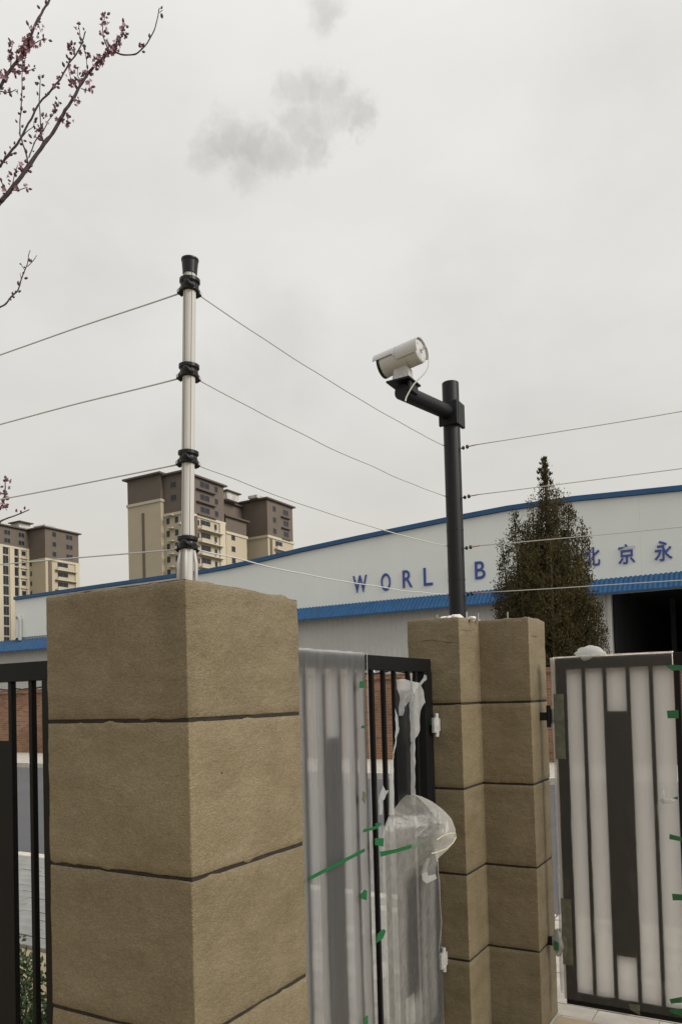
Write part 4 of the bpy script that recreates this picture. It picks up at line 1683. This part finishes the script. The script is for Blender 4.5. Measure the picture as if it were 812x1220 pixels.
for si, (tip, wid, zb, pwr) in enumerate(spires):
    H_ = tip.z - zb
    axb = Vector((tip.x * .75 + tb.x * .25 if abs(tip.x - tb.x) > .4 else tip.x, tip.y, zb))
    limb.tube([tb + Vector((0, 0, max(.6, zb - .4))), axb + Vector((0, 0, .3)), axb.lerp(tip, .5), tip + Vector((0, 0, -.15))], [.06, .05, .035, .01], 6)
    ncl = int(300 * H_ * wid) + 80
    for c_ in range(ncl):
        t = 1 - random.random() ** .62          # 0 bottom, 1 tip; more below
        t = min(t, .995)
        rmax = wid * (1 - t) ** pwr
        rr = rmax * (random.random() ** .38)
        a = random.uniform(0, 6.283)
        lumpy = 1 + .42 * noise.noise(Vector((math.cos(a) * 1.6 + si, math.sin(a) * 1.6, (zb + t * H_) * 1.1)))
        c0 = axb.lerp(tip, t) + Vector((math.cos(a) * rr * lumpy, math.sin(a) * rr * lumpy, 0))
        # sparse pockets
        if noise.noise(c0 * 1.25 + Vector((11, 0, 0))) > .44 and c0.x < tb.x + .3:
            continue
        dirn = Vector((math.cos(a) * .55, math.sin(a) * .55, 1)).normalized()
        for k in range(17):
            p = c0 + Vector((random.gauss(0, .05), random.gauss(0, .05), random.gauss(0, .075)))
            d = (dirn + Vector((random.gauss(0, .38), random.gauss(0, .38), random.gauss(0, .3)))).normalized()
            q = d.cross(Vector((random.gauss(0, 1), random.gauss(0, 1), random.gauss(0, .5)))).normalized()
            l_ = random.uniform(.035, .08)
            ww = random.uniform(.008, .018)
            leaf.add([p - q * ww * .5, p + d * l_ * .5 + q * ww, p + d * l_, p + d * l_ * .45 - q * ww], [(0, 1, 2, 3)])
for k in range(60):     # feathery tip
    t = k / 60
    p0 = spires[0][0] + Vector((random.gauss(0, .03 + .07 * t), random.gauss(0, .05), -t * .7))
    for j in range(6):
        d = Vector((random.gauss(0, .5), random.gauss(0, .5), 1)).normalized()
        q = d.cross(Vector((random.gauss(0, 1), random.gauss(0, 1), 0))).normalized()
        leaf.add([p0 - q * .012, p0 + d * .06 + q * .02, p0 + d * .13, p0 + d * .06 - q * .02], [(0, 1, 2, 3)])
limb.build('limbs', 'bark', ct)
leaf.build('crown', 'juniper', ct, kind='stuff')

# ================================================================== FLOWERING PLUM at the left edge
random.seed(12)
D0 = 3.9
tr_base = at_depth(-175, 820, 4.2)
pt = thing('plum_tree', (tr_base.x, tr_base.y, -.03), 'bare plum tree with pink buds and blossoms reaching in at the upper left', 'tree')
tx, ty = tr_base.x, tr_base.y
crotch = at_depth(-165, 520, 4.2)
MB().tube([(tx, ty, -.05), (tx + .02, ty, .8), (crotch.x, crotch.y, crotch.z)], [.075, .062, .05], 12).build('trunk', 'bark_dark', pt, smooth=True)

# blossom and bud meshes (shared)


def blossom_mesh():
    b = MB()
    for k in range(5):
        a = 2 * math.pi * k / 5
        d = Vector((math.cos(a), math.sin(a), .35))
        q = Vector((-math.sin(a), math.cos(a), 0))
        r_ = .0105
        b.add([Vector((0, 0, 0)), d * r_ * .5 + q * r_ * .42, d * r_ * .95 + q * r_ * .3 + Vector((0, 0, .001)), d * r_ * 1.05, d * r_ * .95 - q * r_ * .3 + Vector((0, 0, .001)), d * r_ * .5 - q * r_ * .42],
              [(0, 1, 2, 3), (0, 3, 4, 5)])
    b.lathe((0, 0, -.005), [(0, .001), (.003, .0028), (.006, .002)], 6)
    return b


o_ = blossom_mesh().build('blossom', 'blossom')
BL = o_.data
bpy.data.objects.remove(o_)
o_ = MB().lathe((0, 0, 0), [(0, .0012), (.003, .0034), (.007, .0040), (.011, .0022), (.013, .0006)], 7).build('bud', 'bud', smooth=True)
BD = o_.data
bpy.data.objects.remove(o_)
nbl = [0, 0]


def twig(pxs, D1, D2, r1, r2, buds, blooms, name='branch', parent=None, clus=1.0):
    n = len(pxs)
    pts = [at_depth(x, y, D1 + (D2 - D1) * i / (n - 1)) for i, (x, y) in enumerate(pxs)]
    sm = []
    for i in range(n - 1):
        p0, p1, p2, p3 = pts[max(i - 1, 0)], pts[i], pts[i + 1], pts[min(i + 2, n - 1)]
        for k in range(4):
            t = k / 4
            q = .5 * ((2 * p1) + (p2 - p0) * t + (2 * p0 - 5 * p1 + 4 * p2 - p3) * t * t + (3 * p1 - p0 - 3 * p2 + p3) * t ** 3)
            q += Vector((noise.noise(q * 22), noise.noise(q * 22 + Vector((5, 0, 0))), noise.noise(q * 22 + Vector((0, 5, 0))))) * .005
            sm.append(q)
    sm.append(pts[-1])
    rad = [(r1 + (r2 - r1) * i / (len(sm) - 1)) * (1 + .22 * noise.noise(sm[i] * 60)) for i in range(len(sm))]
    par = parent or pt
    br = MB().tube(sm, rad, 7).build(name, 'bark_dark', par, smooth=True)
    org = world_loc(br)

    def put(me, nm, p, d, s):
        o = bpy.data.objects.new(nm, me)
        col.objects.link(o)
        o.parent = br
        o.location = p - org
        o.rotation_euler = d.to_track_quat('Z', 'Y').to_euler()
        o.scale = (s, s, s)

    lo = 0
    for k in range(buds):
        i = random.uniform(.02, .999) * (len(sm) - 1)
        a = sm[int(i)].lerp(sm[min(int(i) + 1, len(sm) - 1)], i - int(i))
        tdir = (sm[min(int(i) + 1, len(sm) - 1)] - sm[int(i)])
        d = Vector((random.gauss(0, 1), random.gauss(0, 1), random.gauss(.6, .8))).normalized()
        st = a + d * random.uniform(.004, .016)
        put(BD, 'bud', st, (d + tdir.normalized() * .6).normalized(), random.uniform(1.0, 1.9))
        nbl[0] += 1
    for k in range(int(blooms * 1.6)):
        cpos = random.choice((.25, .5, .62, .8, .95)) if clus else random.random()
        i = min(.999, max(0, random.gauss(cpos, .06))) * (len(sm) - 1)
        a = sm[int(i)]
        d = Vector((random.gauss(0, 1), random.gauss(0, 1), random.gauss(.3, .9))).normalized()
        put(BL, 'blossom', a + d * random.uniform(.008, .026), d, random.uniform(.8, 1.35))
        nbl[1] += 1
    return br


# hidden limbs outside the frame joining the visible branches to the trunk
twig([(-165, 520), (-150, 420), (-95, 335), (-40, 280), (0, 240)], 4.2, 3.9, .040, .012, 8, 0, 'limb')
twig([(-165, 520), (-170, 400), (-140, 280), (-70, 175), (0, 103)], 4.2, 4.0, .035, .010, 8, 4, 'limb')
twig([(-165, 520), (-120, 470), (-60, 405), (0, 366)], 4.2, 4.0, .020, .0045, 5, 0, 'limb')
twig([(-165, 520), (-130, 560), (-60, 640), (-25, 645), (0, 622)], 4.2, 4.0, .020, .006, 4, 0, 'limb')
A_ = twig([(0, 240), (13, 226), (29.5, 205), (36, 195), (52.5, 170.5), (66.5, 153), (78, 131), (91.5, 110), (98, 98), (115, 75), (131, 62)], 3.9, 3.9, .0115, .0058, 10, 0)
twig([(98, 98), (108, 84), (118, 72), (131, 62), (136, 56)], 3.9, 3.9, .004, .002, 14, 26)
twig([(131, 62), (137, 62), (144, 64), (160, 65), (169.5, 57), (180, 43), (185.7, 28), (190, 9)], 3.9, 3.85, .0045, .0022, 7, 1)
twig([(190, 15), (194, 12)], 3.85, 3.85, .002, .001, 2, 0, 'twig')
twig([(131, 62), (140, 50), (146, 40), (148.5, 31)], 3.9, 3.9, .004, .0018, 16, 9, 'twig')
twig([(131, 62), (125, 50), (122, 35), (125, 17)], 3.9, 3.92, .004, .0018, 14, 6, 'twig')
twig([(0, 198.6), (14.8, 178), (25, 164), (37, 141), (47, 123), (65, 102), (77, 84), (88.6, 66.5), (97.5, 52), (102, 37)], 4.0, 4.0, .0062, .0030, 24, 2)
twig([(97.5, 52), (95, 38), (93, 25)], 4.0, 4.0, .0025, .0015, 6, 1, 'twig')
twig([(88.6, 66.5), (86, 58), (84, 49)], 4.0, 4.0, .0028, .0015, 8, 3, 'twig')
twig([(98, 46), (103, 70), (105, 90)], 3.95, 3.95, .0025, .0018, 14, 2, 'twig')
twig([(33, 194), (30, 180), (25, 164), (24, 150), (25.5, 127), (26, 100), (27, 80), (26, 68)], 3.9, 4.0, .0045, .0018, 22, 1, 'twig')
twig([(52, 170), (49, 155), (47, 125), (48, 100), (47.5, 88)], 3.9, 3.9, .0035, .0016, 20, 1, 'twig')
twig([(34, 188), (44, 165), (50, 158), (60, 140), (66, 128), (70, 120)], 3.9, 3.95, .003, .0016, 14, 5, 'twig')
twig([(78, 131), (80, 140), (82, 146)], 3.9, 3.9, .002, .0012, 3, 3, 'twig')
twig([(87, 117), (97, 121)], 3.9, 3.9, .002, .0014, 2, 5, 'twig')
twig([(93, 108), (85, 96), (82, 83)], 3.9, 3.9, .0024, .0014, 4, 6, 'twig')
twig([(98, 98), (92, 90), (93, 80)], 3.9, 3.9, .0024, .0014, 3, 5, 'twig')
twig([(97, 105), (106, 107), (107, 96)], 3.9, 3.9, .002, .0012, 3, 4, 'twig')
twig([(66, 150), (72, 144), (78, 148)], 3.9, 3.9, .002, .0012, 3, 2, 'twig')
twig([(0, 103), (12, 83), (29.5, 59), (37, 40), (49, 16), (59, 0), (68, -15)], 4.0, 4.05, .0085, .0050, 16, 0)
twig([(20, 72), (29.5, 59), (35, 46)], 4.0, 4.0, .004, .003, 10, 24)
twig([(12, 83), (22, 85), (34, 84), (43, 81)], 4.0, 4.0, .0032, .0018, 6, 6, 'twig')
twig([(31, 57), (42, 50), (56, 46)], 4.0, 4.0, .003, .0018, 6, 9, 'twig')
twig([(12, 83), (13, 65), (16, 49)], 4.0, 4.0, .003, .0016, 7, 7, 'twig')
twig([(27, 84), (27, 72), (27, 64)], 4.0, 4.0, .002, .0014, 5, 3, 'twig')
twig([(-4, 107), (10, 110), (19, 106)], 4.0, 4.0, .003, .0018, 5, 4, 'twig')
twig([(37, 38), (34, 30)], 4.0, 4.0, .002, .0014, 3, 2, 'twig')
twig([(46, 28), (49, 38)], 4.0, 4.0, .002, .0014, 3, 2, 'twig')
twig([(0, 85), (4, 90), (6, 98)], 4.0, 4.0, .002, .0014, 3, 6, 'twig')
twig([(-5, 205), (5, 222), (7, 232)], 3.9, 3.9, .003, .002, 6, 1, 'twig')
twig([(13, 226), (22, 227), (33, 223)], 3.9, 3.9, .0028, .0018, 5, 2, 'twig')
twig([(15, 222), (18, 205), (21, 196)], 3.9, 3.9, .0026, .0016, 8, 3, 'twig')
twig([(2, 196), (8, 190), (15, 182)], 4.0, 4.0, .0024, .0014, 5, 1, 'twig')
twig([(25, 164), (34, 155), (40, 150), (40, 144)], 4.0, 4.0, .0024, .0014, 6, 1, 'twig')
twig([(33, 194), (27, 203), (24, 200)], 3.9, 3.9, .0024, .0014, 5, 2, 'twig')
twig([(0, 366), (6, 362), (16, 350.6), (21.5, 344.7), (25, 333), (29.5, 322), (33, 312), (36, 298)], 4.0, 4.0, .0048, .0018, 9, 0)
twig([(32.5, 317), (40, 311), (44, 304)], 4.0, 4.0, .0022, .0014, 2, 0, 'twig')
twig([(29.5, 321), (25.5, 315)], 4.0, 4.0, .0018, .0016, 1, 0, 'twig')
twig([(25, 331), (24, 325)], 4.0, 4.0, .0016, .0012, 1, 0, 'twig')
twig([(0, 608), (4, 598), (6, 590), (6.5, 580), (7, 570)], 4.0, 4.0, .0055, .002, 12, 5)
twig([(0, 622), (7, 618), (18, 614), (25, 611), (35, 607)], 4.0, 4.0, .0045, .0024, 3, 0, 'twig')
twig([(-6, 600), (0, 600), (5, 600), (8, 608)], 4.0, 4.0, .003, .002, 5, 2, 'twig')
print('buds, blossoms', nbl, 'leaves', len(leaf.f))
